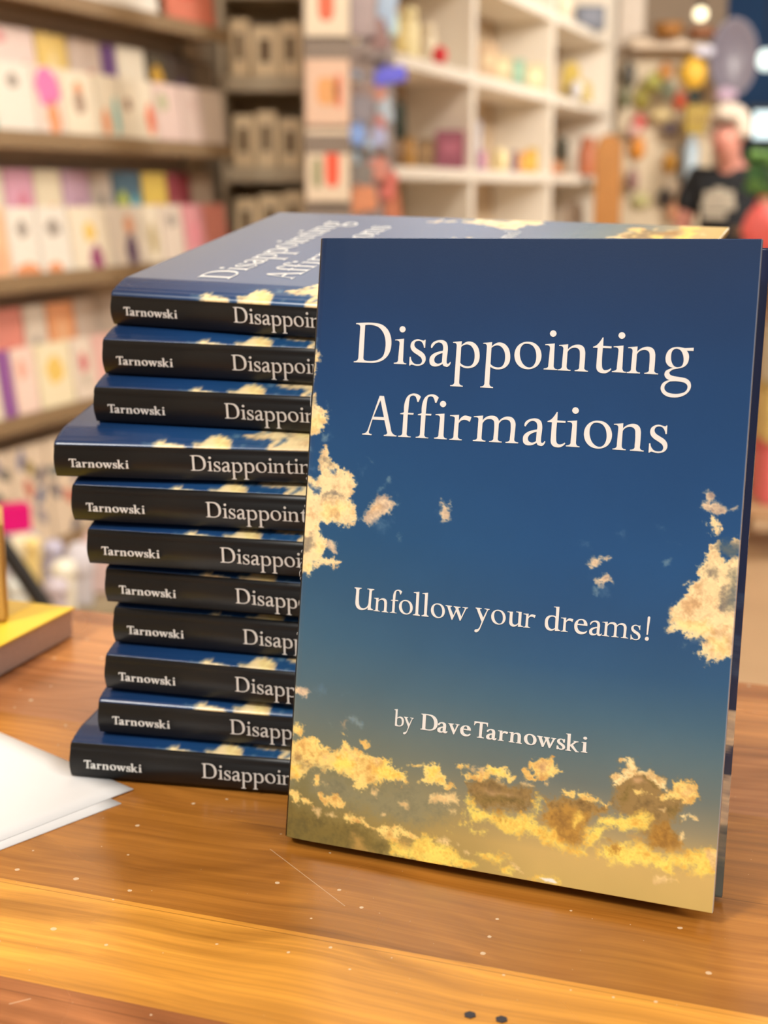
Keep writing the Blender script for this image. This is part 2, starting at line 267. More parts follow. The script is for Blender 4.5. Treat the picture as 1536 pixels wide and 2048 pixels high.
 ('gold','900,262 917,269 933,259 947,250 955,231 947,217 927,218 918,228 892,217 873,218 850,226 824,218 819,230 836,235 865,231 889,234 902,243'),
 ('tan','925,253 943,247 937,237 924,240'),
 ('tanl','874,199 887,207 887,194'),
 ('lit2','918,199 930,205 952,198 957,190 942,194 925,185'),
 ('lit2','919,149 927,159 930,146 924,139'),
 ('gold','679,216 700,212 721,206 748,204 774,198 767,192 737,199 703,200 678,196'),
 ('gold','661,204 678,217 697,214 711,209 725,205 724,200 700,203 677,197'),
 ('yel','719,134 740,153 759,174 809,182 839,195 853,189 862,177 859,152 811,140 787,143 764,141 754,115 737,101 721,107'),
 ('brown2','863,168 897,178 908,153 927,132 900,112 866,120 852,135'),
 ('yel','755,106 795,117 812,124 843,127 866,116 889,102 911,112 935,111 962,127 1006,137 1009,87 976,70 946,78 924,79 914,57 892,62 865,73 847,74 821,61 788,62 764,71 750,80'),
 ('brown2','768,117 795,113 795,86 780,76 769,97'),
 ('tan2','812,138 851,144 852,131 821,126'),
 ('tan2','888,117 927,132 934,116 910,114'),
 ('tanl','975,125 1008,135 1011,94 994,95'),
 ('tanl','875,61 892,60 919,54 902,47 874,43'),
]
POLYS=[(s,[tuple(map(int,t.split(","))) for t in p.split()]) for s,p in POLYS]
STACK=[[[-0.69665, 3.6775, 1.12061], [0.92784, -0.37227, -0.0228], [0.36769, 0.91642, 0.15805], [-0.03794, -0.15503, 0.98717]],
 [[-0.71162, 3.61653, 1.00194], [0.95895, -0.28348, -0.00758], [0.27994, 0.94698, 0.15765], [-0.03752, -0.1533, 0.98747]],
 [[-0.73082, 3.57591, 0.88639], [0.96483, -0.26286, -0.00402], [0.25978, 0.95353, 0.15265], [-0.0363, -0.14832, 0.98827]],
 [[-0.81967, 3.49084, 0.76184], [0.98498, -0.17248, 0.00795], [0.17127, 0.97811, 0.1182], [-0.02816, -0.11507, 0.99296]],
 [[-0.77897, 3.48021, 0.65325], [0.977, -0.21322, 0.00241], [0.21225, 0.97254, 0.09547], [-0.0227, -0.09277, 0.99543]],
 [[-0.74297, 3.47112, 0.5447], [0.97214, -0.23442, 0.00028], [0.23362, 0.96883, 0.08234], [-0.01957, -0.07998, 0.9966]],
 [[-0.70652, 3.49325, 0.43868], [0.96511, -0.26183, -0.00187], [0.26109, 0.96241, 0.07479], [-0.01778, -0.07267, 0.9972]],
 [[-0.69179, 3.49903, 0.33085], [0.96708, -0.25447, -0.00103], [0.25402, 0.96537, 0.05945], [-0.01413, -0.05775, 0.99823]],
 [[-0.71095, 3.46052, 0.21983], [0.96759, -0.25254, -0.0007], [0.25227, 0.96656, 0.04596], [-0.01093, -0.04465, 0.99894]],
 [[-0.72878, 3.43869, 0.11015], [0.9775, -0.21091, 0.00111], [0.21074, 0.9767, 0.04051], [-0.00963, -0.03936, 0.99918]],
 [[-0.80268, 3.4154, 0.0], [0.98146, -0.19169, 0.0], [0.19169, 0.98146, 0.0], [-0.0, 0.0, 1.0]]]
STACK_T=0.10852
STACK_TILT=[0.0, 0.0405, 0.046, 0.0595, 0.0749, 0.0824, 0.0956, 0.1187, 0.1533, 0.1585, 0.1603]

# ------------------------------------------------------------------ helpers
POLYS=POLYS
def link(o): COL.objects.link(o); return o
def tag(o,label,cat,group=None,kind=None):
    o['label']=label; o['category']=cat
    if group: o['group']=group
    if kind: o['kind']=kind
    return o
def empty(name,M=None):
    o=bpy.data.objects.new(name,None); o.empty_display_size=.02; link(o)
    if M is not None: o.matrix_world=M
    return o
def frame(P,X,Y,Z): return Matrix(((X[0],Y[0],Z[0],P[0]),(X[1],Y[1],Z[1],P[1]),(X[2],Y[2],Z[2],P[2]),(0,0,0,1)))
def place(x,y,z,rz=0): return Matrix.Translation((x,y,z))@Matrix.Rotation(rz,4,'Z')
class MB:
    """collects shapes, then becomes one mesh object"""
    def __init__(s): s.bm=bmesh.new()
    def box(s,c,d,mi=0,rz=0,bev=0,rx=0,ry=0):
        r=bmesh.ops.create_cube(s.bm,size=1); vs=r['verts']
        M=Matrix.Translation(c)@Matrix.Rotation(rz,4,'Z')@Matrix.Rotation(rx,4,'X')@Matrix.Rotation(ry,4,'Y')@Matrix.Diagonal((d[0],d[1],d[2],1))
        bmesh.ops.transform(s.bm,matrix=M,verts=vs)
        fs=set(f for v in vs for f in v.link_faces)
        if bev:
            es=list(set(e for v in vs for e in v.link_edges)); rr=bmesh.ops.bevel(s.bm,geom=es,offset=bev,segments=2,affect='EDGES'); fs=set(f for f in fs if f.is_valid)|set(rr['faces'])
        for f in fs: f.material_index=mi
        return s
    def lathe(s,prof,c=(0,0,0),seg=24,mi=0,M=None):
        rings=[]
        for r,z in prof:
            ring=[]
            for k in range(seg):
                a=2*math.pi*k/seg; v=Vector((r*math.cos(a),r*math.sin(a),z))
                if M is not None: v=M@v
                ring.append(s.bm.verts.new(v+Vector(c)))
            rings.append(ring)
        for a,b in zip(rings,rings[1:]):
            for k in range(seg):
                f=s.bm.faces.new((a[k],a[(k+1)%seg],b[(k+1)%seg],b[k])); f.material_index=mi; f.smooth=True
        for ring,rev in ((rings[0],1),(rings[-1],0)):
            if max((v.co-ring[0].co).length for v in ring)>1e-6:
                f=s.bm.faces.new(ring[::-1] if rev else ring); f.material_index=mi
        return s
    def tube(s,pts,r,seg=10,mi=0):
        pts=[Vector(p) for p in pts]; rings=[]; rs=r if isinstance(r,(list,tuple)) else [r]*len(pts)
        for i,p in enumerate(pts):
            d=(pts[min(i+1,len(pts)-1)]-pts[max(i-1,0)]).normalized()
            a=d.cross(Vector((0,0,1)) if abs(d.z)<.9 else Vector((1,0,0))).normalized(); b=d.cross(a)
            rings.append([s.bm.verts.new(p+(a*math.cos(2*math.pi*k/seg)+b*math.sin(2*math.pi*k/seg))*rs[i]) for k in range(seg)])
        for A,B in zip(rings,rings[1:]):
            for k in range(seg):
                f=s.bm.faces.new((A[k],A[(k+1)%seg],B[(k+1)%seg],B[k])); f.material_index=mi; f.smooth=True
        for ring in (rings[0][::-1],rings[-1]): s.bm.faces.new(ring).material_index=mi
        return s
    def blob(s,c,d,mi=0,seg=14,noise=0,M=None):
        r=bmesh.ops.create_icosphere(s.bm,subdivisions=3,radius=1)
        for v in r['verts']:
            k=1+noise*math.sin(v.co.x*5.1+v.co.y*3.7+c[0]*9)*math.cos(v.co.z*4.3+v.co.y*2.9) if noise else 1
            q=Vector((v.co.x*d[0]*k,v.co.y*d[1]*k,v.co.z*d[2]*k))
            if M is not None: q=M@q
            v.co=q+Vector(c)
        for f in set(f for v in r['verts'] for f in v.link_faces): f.material_index=mi; f.smooth=True
        return s
    def prism(s,poly,z0,z1,mi=0,M=None):
        lo=[Vector((x,y,z0)) for x,y in poly]; hi=[Vector((x,y,z1)) for x,y in poly]
        if M is not None: lo=[M@v for v in lo]; hi=[M@v for v in hi]
        lo=[s.bm.verts.new(v) for v in lo]; hi=[s.bm.verts.new(v) for v in hi]; n=len(poly)
        s.bm.faces.new(lo[::-1]).material_index=mi; s.bm.faces.new(hi).material_index=mi
        for k in range(n): s.bm.faces.new((lo[k],lo[(k+1)%n],hi[(k+1)%n],hi[k])).material_index=mi
        return s
    def build(s,name,mats,parent=None,M=None,smooth=False):
        me=bpy.data.meshes.new(name); bmesh.ops.recalc_face_normals(s.bm,faces=s.bm.faces); s.bm.to_mesh(me); s.bm.free()
        for m in (mats if isinstance(mats,(list,tuple)) else [mats]): me.materials.append(m)
        if smooth:
            for p in me.polygons: p.use_smooth=True
        o=bpy.data.objects.new(name,me); link(o)
        if parent is not None: o.parent=parent
        if M is not None: o.matrix_world=M
        return o
def lin(c): return tuple((x/255/12.92 if x/255<=.04045 else ((x/255+.055)/1.055)**2.4) for x in c)
_M={}
def mat(rgb,rough=.6,name=None,metal=0,coat=0,emit=0,var=.06,scale=30,spec=.5,trans=0):
    key=(tuple(rgb),rough,metal,coat,emit,var,trans)
    if key in _M: return _M[key]
    m=bpy.data.materials.new(name or 'paint'); m.use_nodes=True; nt=m.node_tree; b=nt.nodes['Principled BSDF']
    c=lin(rgb)
    if var:
        tc=nt.nodes.new('ShaderNodeTexCoord'); n=nt.nodes.new('ShaderNodeTexNoise'); n.inputs['Scale'].default_value=scale; n.inputs['Detail'].default_value=3
        r=nt.nodes.new('ShaderNodeMix'); r.data_type='RGBA'; r.inputs[6].default_value=(*[x*(1-var*1.5) for x in c],1); r.inputs[7].default_value=(*[min(1,x*(1+var)) for x in c],1)
        nt.links.new(tc.outputs['Object'],n.inputs['Vector']); nt.links.new(n.outputs['Fac'],r.inputs[0]); nt.links.new(r.outputs[2],b.inputs['Base Color'])
    else: b.inputs['Base Color'].default_value=(*c,1)
    b.inputs['Roughness'].default_value=rough; b.inputs['Metallic'].default_value=metal; b.inputs['Specular IOR Level'].default_value=spec
    if coat: b.inputs['Coat Weight'].default_value=coat; b.inputs['Coat Roughness'].default_value=.15
    if trans: b.inputs['Transmission Weight'].default_value=trans
    if emit: b.inputs['Emission Color'].default_value=(*c,1); b.inputs['Emission Strength'].default_value=emit
    _M[key]=m; return m
def ray(px,py):
    x=(px-768)/FPX; y=-(py-1024)/FPX
    return _r2*x+_u2*y+_f
def at(px,py,Y):
    d=ray(px,py); return Vector((0,0,CAM_H))+d*(Y/d.y)
def on_z(px,py,z=0):
    d=ray(px,py); return Vector((0,0,CAM_H))+d*((z-CAM_H)/d.z)

# ------------------------------------------------------------------ lettering
def _cr(P,cn,n=4):
    N=len(P); out=[]
    P=[np.array(p,float) for p in P]
    for i in range(N):
        p1,p2=P[i],P[(i+1)%N]; c1,c2=cn[i],cn[(i+1)%N]
        if c1 and c2: out.append(p1); continue
        d=lambda a,b: max(float(np.linalg.norm(a-b)),1e-6)**.5
        t2=d(p1,p2); m1=m2=None
        if not c1:
            p0=P[i-1]; t1=d(p0,p1); m1=(p1-p0)/t1-(p2-p0)/(t1+t2)+(p2-p1)/t2
        if not c2:
            p3=P[(i+2)%N]; t3=d(p2,p3); m2=(p2-p1)/t2-(p3-p1)/(t2+t3)+(p3-p2)/t3
        if m1 is None: m1=2*(p2-p1)/t2-m2
        if m2 is None: m2=2*(p2-p1)/t2-m1
        m1=m1*t2; m2=m2*t2
        for k in range(n):
            t=k/n; out.append((2*t**3-3*t*t+1)*p1+(t**3-2*t*t+t)*m1+(-2*t**3+3*t*t)*p2+(t**3-t*t)*m2)
    return out
def _area(p): return sum(p[i-1][0]*p[i][1]-p[i][0]*p[i-1][1] for i in range(len(p)))/2
def _inside(q,p):
    r=False
    for i in range(len(p)):
        (x0,y0),(x1,y1)=p[i-1],p[i]
        if (y0>q[1])!=(y1>q[1]) and q[0]<(x1-x0)*(q[1]-y0)/(y1-y0)+x0: r=not r
    return r
def glyph(ch):
    bold=ch not in GLYPHS
    cs=[]
    for s in GLYPHS[ch[1:] if bold else ch]:
        P=[];cn=[]
        for t in s.split():
            cn.append(t.endswith('c')); x,y=t.rstrip('c').split(','); P.append((float(x)/1000,float(y)/1000))
        cs.append(_cr(P,cn))
    if bold:
        out=[]
        for i,p in enumerate(cs):
            hole=any(j!=i and _inside(p[0],q) for j,q in enumerate(cs))
            a=_area(p); sg=1 if a>0 else -1
            if hole: sg=-sg
            n=len(p); q=[]
            for k in range(n):
                e=np.array(p[(k+1)%n])-np.array(p[k-1]); L=max(np.linalg.norm(e),1e-6); nr=np.array((e[1],-e[0]))/L*sg
                q.append(np.array((p[k][0]*1.09+nr[0]*.034,p[k][1]+nr[1]*.008)))
            out.append(q)
        x0=min(v[0] for q in out for v in q); cs=[[v-np.array((x0,0)) for v in q] for q in out]
    return cs
_G={}
def lettering(name,items,material,parent,M,thick=.00006):
    """items: (glyph, x, y, scale) in metres on the local xy plane of M"""
    cu=bpy.data.curves.new('tmp','CURVE'); cu.dimensions='2D'; cu.fill_mode='BOTH'; cu.extrude=thick
    for ch,x,y,s in items:
        if ch not in _G: _G[ch]=glyph(ch)
        for p in _G[ch]:
            sp=cu.splines.new('POLY'); sp.points.add(len(p)-1); sp.use_cyclic_u=True
            for k,q in enumerate(p): sp.points[k].co=(x+q[0]*s,y+q[1]*s,0,1)
    t=bpy.data.objects.new('tmp',cu); link(t)
    dg=bpy.context.evaluated_depsgraph_get(); me=bpy.data.meshes.new_from_object(t.evaluated_get(dg)); me.name=name
    bpy.data.objects.remove(t); me.materials.clear(); me.materials.append(material)
    o=bpy.data.objects.new(name,me); link(o); o.parent=parent; o.matrix_local=M
    return o
def text_items(li,ox,oy,k,src=None):
    """the letters of cover line li, shifted so its first letter starts at ox; k scales cover units"""
    nm,base,s,l=LINES[li]; l=src or l; x0=l[0][1]
    return [(ch,ox+(x-x0)*k,oy,s*k) for ch,x in l]

# ------------------------------------------------------------------ book materials
def jacket_mat(name):
    m=bpy.data.materials.new(name); m.use_nodes=True; nt=m.node_tree; b=nt.nodes['Principled BSDF']
    a=nt.nodes.new('ShaderNodeAttribute'); a.attribute_name='print'; nt.links.new(a.outputs['Color'],b.inputs['Base Color'])
    b.inputs['Roughness'].default_value=.26; b.inputs['Specular IOR Level'].default_value=.46
    n=nt.nodes.new('ShaderNodeTexNoise'); n.inputs['Scale'].default_value=2600; tc=nt.nodes.new('ShaderNodeTexCoord'); nt.links.new(tc.outputs['Object'],n.inputs['Vector'])
    bp=nt.nodes.new('ShaderNodeBump'); bp.inputs['Strength'].default_value=.05; bp.inputs['Distance'].default_value=.0002; nt.links.new(n.outputs['Fac'],bp.inputs['Height']); nt.links.new(bp.outputs['Normal'],b.inputs['Normal'])
    return m
MJ=jacket_mat('printed_jacket')
def spine_mat():
    m=bpy.data.materials.new('black_jacket'); m.use_nodes=True; nt=m.node_tree; b=nt.nodes['Principled BSDF']
    tc=nt.nodes.new('ShaderNodeTexCoord'); v=nt.nodes.new('ShaderNodeTexVoronoi'); v.inputs['Scale'].default_value=230
    n=nt.nodes.new('ShaderNodeTexNoise'); n.inputs['Scale'].default_value=35
    cr=nt.nodes.new('ShaderNodeValToRGB'); cr.color_ramp.elements[0].position=.03; cr.color_ramp.elements[0].color=(.10,.095,.085,1); cr.color_ramp.elements[1].position=.11; cr.color_ramp.elements[1].color=(.008,.0075,.0075,1)
    mx=nt.nodes.new('ShaderNodeMath'); mx.operation='MULTIPLY_ADD'; mx.inputs[1].default_value=.25; mx.use_clamp=True
    nt.links.new(tc.outputs['Object'],v.inputs['Vector']); nt.links.new(tc.outputs['Object'],n.inputs['Vector']); nt.links.new(n.outputs['Fac'],mx.inputs[0]); nt.links.new(v.outputs['Distance'],mx.inputs[2])
    nt.links.new(mx.outputs[0],cr.inputs[0]); nt.links.new(cr.outputs[0],b.inputs['Base Color'])
    b.inputs['Roughness'].default_value=.36; b.inputs['Specular IOR Level'].default_value=.30
    return m
MSP=spine_mat()
MINK=mat((226,224,218),.5,'white_ink',var=0)
MPAGE=mat((225,214,192),.85,'paper_edge',var=.1,scale=900)
MBOARD=mat((24,34,66),.5,'dark_jacket',var=.1)
def grid_colors(me,cols):
    ca=me.color_attributes.new('print','FLOAT_COLOR','POINT'); a=np.ones((len(me.vertices),4),np.float32)
    c=np.clip(cols,0,1); c=np.where(c<=.04045,c/12.92,((c+.055)/1.055)**2.4); a[:,:3]=c; ca.data.foreach_set('color',a.ravel())
def raw_mesh(name,verts,quads,mats,smooth=True):
    me=bpy.data.meshes.new(name); nv=len(verts); nq=len(quads)
    me.vertices.add(nv); me.vertices.foreach_set('co',np.asarray(verts,np.float32).ravel())
    me.loops.add(nq*4); me.loops.foreach_set('vertex_index',np.asarray(quads,np.int32).ravel())
    me.polygons.add(nq); me.polygons.foreach_set('loop_start',np.arange(nq,dtype=np.int32)*4); me.polygons.foreach_set('loop_total',np.full(nq,4,np.int32))
    me.update(calc_edges=True); me.validate()
    for m in mats: me.materials.append(m)
    if smooth: me.polygons.foreach_set('use_smooth',np.ones(len(me.polygons),bool))
    return me
def shell(name,prof,L,nx,mats,thick,color=None,parent=None,x0=0.0):
    """prof: (y,z) points of the outer profile; swept along local x from x0 to x0+L; closed shell of given thickness"""
    prof=np.array(prof); n=len(prof)
    d=np.gradient(prof,axis=0); d/=np.maximum(np.linalg.norm(d,axis=1,keepdims=True),1e-9); inn=prof+np.stack([d[:,1],-d[:,0]],1)*thick
    xs=np.linspace(x0,x0+L,nx)
    outer=np.stack([np.repeat(xs,n),np.tile(prof[:,0],nx),np.tile(prof[:,1],nx)],1)
    ends=[0,nx-1]; inner=np.stack([np.repeat(xs,n),np.tile(inn[:,0],nx),np.tile(inn[:,1],nx)],1)
    V=np.concatenate([outer,inner]); off=nx*n
    I=np.arange(nx-1)[:,None]*n+np.arange(n-1)[None,:]; I=I.ravel()
    q1=np.stack([I,I+n,I+n+1,I+1],1); q2=np.stack([I+off,I+off+1,I+off+n+1,I+off+n],1)
    E=[]
    k=np.arange(n-1)
    E.append(np.stack([k,k+1,k+1+off,k+off],1)); b=(nx-1)*n; E.append(np.stack([b+k,b+k+off,b+k+1+off,b+k+1],1))
    j=np.arange(nx-1)*n; E.append(np.stack([j,j+off,j+n+off,j+n],1)); j2=j+n-1; E.append(np.stack([j2,j2+n,j2+n+off,j2+off],1))
    me=raw_mesh(name,V,np.concatenate([q1,q2]+E),mats)
    if color is not None: grid_colors(me,np.concatenate([color,color]))
    o=bpy.data.objects.new(name,me); link(o); o.parent=parent
    return o
HT=1.397*W; T=STACK_T*W
ART_BIG=None
def profile(Tk,delta,sb,seg=8,depth=1.0,nu=160,belly=.010,dip=.011):
    """outer profile of spine + front board: from bottom of spine up, round the corner and over the top. returns list of (y,z), index of the print boundary"""
    r=.020*W; P=[]
    zc=Tk-dip*W
    for k in range(13):
        t=k/12; P.append((-belly*W*math.sin(math.pi*t)*1.0+0.0,.004*W+(zc-r-.004*W)*t))
    for k in range(1,seg+1):
        a=math.pi/2*k/seg; P.append((r-r*math.cos(a),zc-r+r*math.sin(a)))
    y0=r; D=depth*W
    for k in range(1,nu+1):
        y=y0+(D-y0)*k/nu; t=min(1,y/(.085*W)); sm=t*t*(3-2*t)
        P.append((y,zc+dip*W*sm+delta*W*y/D))
    return P
def build_book(name,M,label,group,delta=.0,sb=.0,nx=224,nu=160,art=None,title=False,flap=None,dip=.011,back_open=0.0):
    root=empty(name,M); tag(root,label,'book',group)
    P=profile(T,delta,sb,nu=nu,dip=dip); P=np.array(P)
    s=np.concatenate([[0],np.cumsum(np.linalg.norm(np.diff(P,axis=0),axis=1))]); s_corner=T-dip*W-.010*W
    sbv=s_corner+sb*W                       # arc length where the black of the spine stops
    # resample: split the profile exactly at the print boundary
    Q=np.array([np.interp(sbv,s,P[:,0]),np.interp(sbv,s,P[:,1])])
    A=np.concatenate([P[s<sbv-1e-6],Q[None]]); B=np.concatenate([Q[None],P[s>sbv+1e-6]]); sB=np.concatenate([[sbv],s[s>sbv+1e-6]])-s_corner
    # hinge side stays thin: the black spine strip
    sp=shell('spine',A,HT,3,[MSP],.0007,None,root)
    # painted cover
    im=art; ny_,nx_=im.shape[:2]
    xs=np.linspace(0,HT,nx); vv=(HT-xs)/HT*(ny_-1); uu=np.clip(sB/(W*1.0),0,1)*(nx_-1)
    vi=vv[:,None].repeat(len(uu),1); ui=uu[None,:].repeat(len(vv),0)
    v0=np.clip(np.floor(vi).astype(int),0,ny_-2); u0=np.clip(np.floor(ui).astype(int),0,nx_-2); fv=(vi-v0)[...,None]; fu=(ui-u0)[...,None]
    col=(im[v0,u0]*(1-fu)+im[v0,u0+1]*fu)*(1-fv)+(im[v0+1,u0]*(1-fu)+im[v0+1,u0+1]*fu)*fv
    col[:,-1:]=col[:,-1:]*.35+np.array([.72,.72,.76])*.65      # catch light of the jacket fold, painted as a pale print edge
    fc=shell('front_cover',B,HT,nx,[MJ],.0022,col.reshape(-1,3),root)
    # back cover: lower board, with the jacket flap on its inside
    bo=back_open*W
    bp=[(.012*W+(1.0-.012)*W*k/30,0.0-bo*k/30) for k in range(31)]
    nxb=61 if flap is None else 260
    if flap is None: cB=np.tile(np.array([[22,36,74]])/255.,(nxb*31,1))
    else:
        fx=(np.arange(nxb)/(nxb-1)*(flap.shape[0]-1)).astype(int)[::-1]; fy=(np.arange(31)/30*(flap.shape[1]-1)).astype(int); cB=flap[fx][:,fy].reshape(-1,3)
    bc=shell('back_cover',[(y,z+.0022) for y,z in bp],HT,nxb,[MJ],.0022,cB,root)
    # page block
    mb=MB(); ins=.026*W; z0=.0027; y0=.016*W; y1=.968*W
    def zt(y): 
        t=min(1,y/(.085*W)); return T-dip*W*(1-t*t*(3-2*t))+delta*W*y/W-.0026
    zb1=z0-bo*.9 if bo else z0
    sec=[(y0,z0),(y1,zb1+.0002)]+[(y1-.0012*math.sin(math.pi*k/6),zb1+.0002+(zt(y1)-zb1-.0002)*k/6) for k in range(1,6)]+[(y1,zt(y1)),(.085*W,zt(.085*W)),(.05*W,zt(.05*W)),(y0,zt(y0))]
    Mx=Matrix(((0,0,1,0),(1,0,0,0),(0,1,0,0),(0,0,0,1)))
    mb.prism(sec,ins,HT-ins,0,Mx); mb.build('page_block',MPAGE,root)
    # lettering on the spine
    by=LINES[3][3]; tz=T*.30; yo=-.0100*W-.00012
    Ms=Matrix(((1,0,0,0),(0,0,-1,yo),(0,1,0,0),(0,0,0,1)))
    k=.1526/(.7098-.456)
    lettering('spine_lettering',text_items(3,.0401*W,tz,k*W,by[6:]),MINK,sp,Ms)
    l1=LINES[0][3]; k1=.433; it=text_items(0,.3548*W,tz*.98,k1*W,l1)
    endx=(.3548+(l1[-1][1]-l1[0][1])*k1+.115*k1)*W
    it+=text_items(1,endx,tz*.98,k1*W)
    lettering('spine_lettering',it,MINK,sp,Ms)
    if title: cover_text(fc,delta,dip)
    return root
def cover_text(fc,delta,dip):
    # cover plane: u along +y, v along -x (head at x=0)
    a=math.atan(delta); c_,s_=math.cos(a),math.sin(a)
    base=Matrix(((0,-1,0,HT),(c_,0,-s_,0),(s_,0,c_,T+.00010),(0,0,0,1)))
    for nm,lis in (('title_lettering',(0,1)),('tagline_lettering',(2,)),('author_lettering',(3,))):
        it=[]
        for li in lis:
            _,b,s,l=LINES[li]; it+=[(ch,x*W,b*W,s*W) for ch,x in l]
        lettering(nm,it,MINK,fc,base)

ART=paint(660,922,POLYS); ART_S=ART[::3,::3]
_dark=paint(200,280,[('pink',[(900,300),(1010,330),(1010,410),(930,400)]),('pink',[(930,160),(1010,140),(1010,260),(950,250)]),('grey',[(880,120),(1010,60),(1010,150),(900,170)]),('faint',[(930,520),(1010,480),(1010,560),(950,580)]),('faint',[(940,640),(1010,600),(1010,660)])],1.397,[(0,(96,104,98),(96,104,98)),(.12,(80,88,88),(80,88,88)),(.3,(52,60,84),(52,60,84)),(.7,(34,48,86),(34,48,86)),(1.4,(30,38,72),(30,38,72))])
FLAP=_dark
# ------------------------------------------------------------------ the stack
SPLIT=[-.0055,.006,.008,-.001,.010,.008,.006,.012,.006,-.002,.008]
NAMES=['Topmost hardback of the stack, its whole blue sky cover showing',
'Dark spined hardback second from the top of the stack','Dark spined hardback third from the top, just above the one sticking out left',
'Hardback fourth from the top, sticking out furthest left of the stack','Hardback fifth from the top, right below the one sticking out left',
'Hardback in the exact middle of the stack of eleven','Hardback fifth from the bottom, hardly any blue cover showing above it',
'Hardback fourth from the bottom, pushed in furthest right of the stack','Hardback third from the bottom with a pale scuff on its black spine',
'Hardback second from the bottom, resting on the lowest one','Lowest hardback of the stack, lying on the white paper sheet']
for i in range(11):
    Pp,a,b,n=[Vector(q) for q in STACK[i]]
    k=10-i
    d=(STACK_TILT[k+1]-STACK_TILT[k]) if k<10 else .010
    Mx=frame(Pp*W+Vector((0,0,.0006+.00016*k)),a,b,n)
    build_book('hardcover_book',Mx,NAMES[i],'hardback books in the stack',delta=max(d,.0)*.9,sb=SPLIT[i],nx=308 if i==0 else 224,nu=220 if i==0 else 120,art=ART_S if i else ART[::2,::2],title=(i==0),dip=.013 if i else .016)
# ------------------------------------------------------------------ the standing book
YAW=-.39458; LEAN=.18582; TW=.01181; WF=.98402
rt=Vector((math.cos(YAW),math.sin(YAW),0)); nrm=Vector((math.sin(YAW),-math.cos(YAW),0))
up=Vector((0,0,1))*math.cos(LEAN)-nrm*math.sin(LEAN)
rt2=rt*math.cos(TW)+up*math.sin(TW); up2=up*math.cos(TW)-rt*math.sin(TW); nf=rt2.cross(up2)
BL=Vector((-.23447,3.03426,.022))*W
Mf=frame(BL+up2*HT*WF-nf*T*WF,-up2*WF,rt2*WF,nf*WF)
build_book('hardcover_book',Mf,'Big upright hardback leaning on the stack, front cover with clouds facing the camera',None,delta=0.0,sb=.008,nx=922,nu=640,art=ART,title=True,flap=FLAP,dip=.004,back_open=.03)
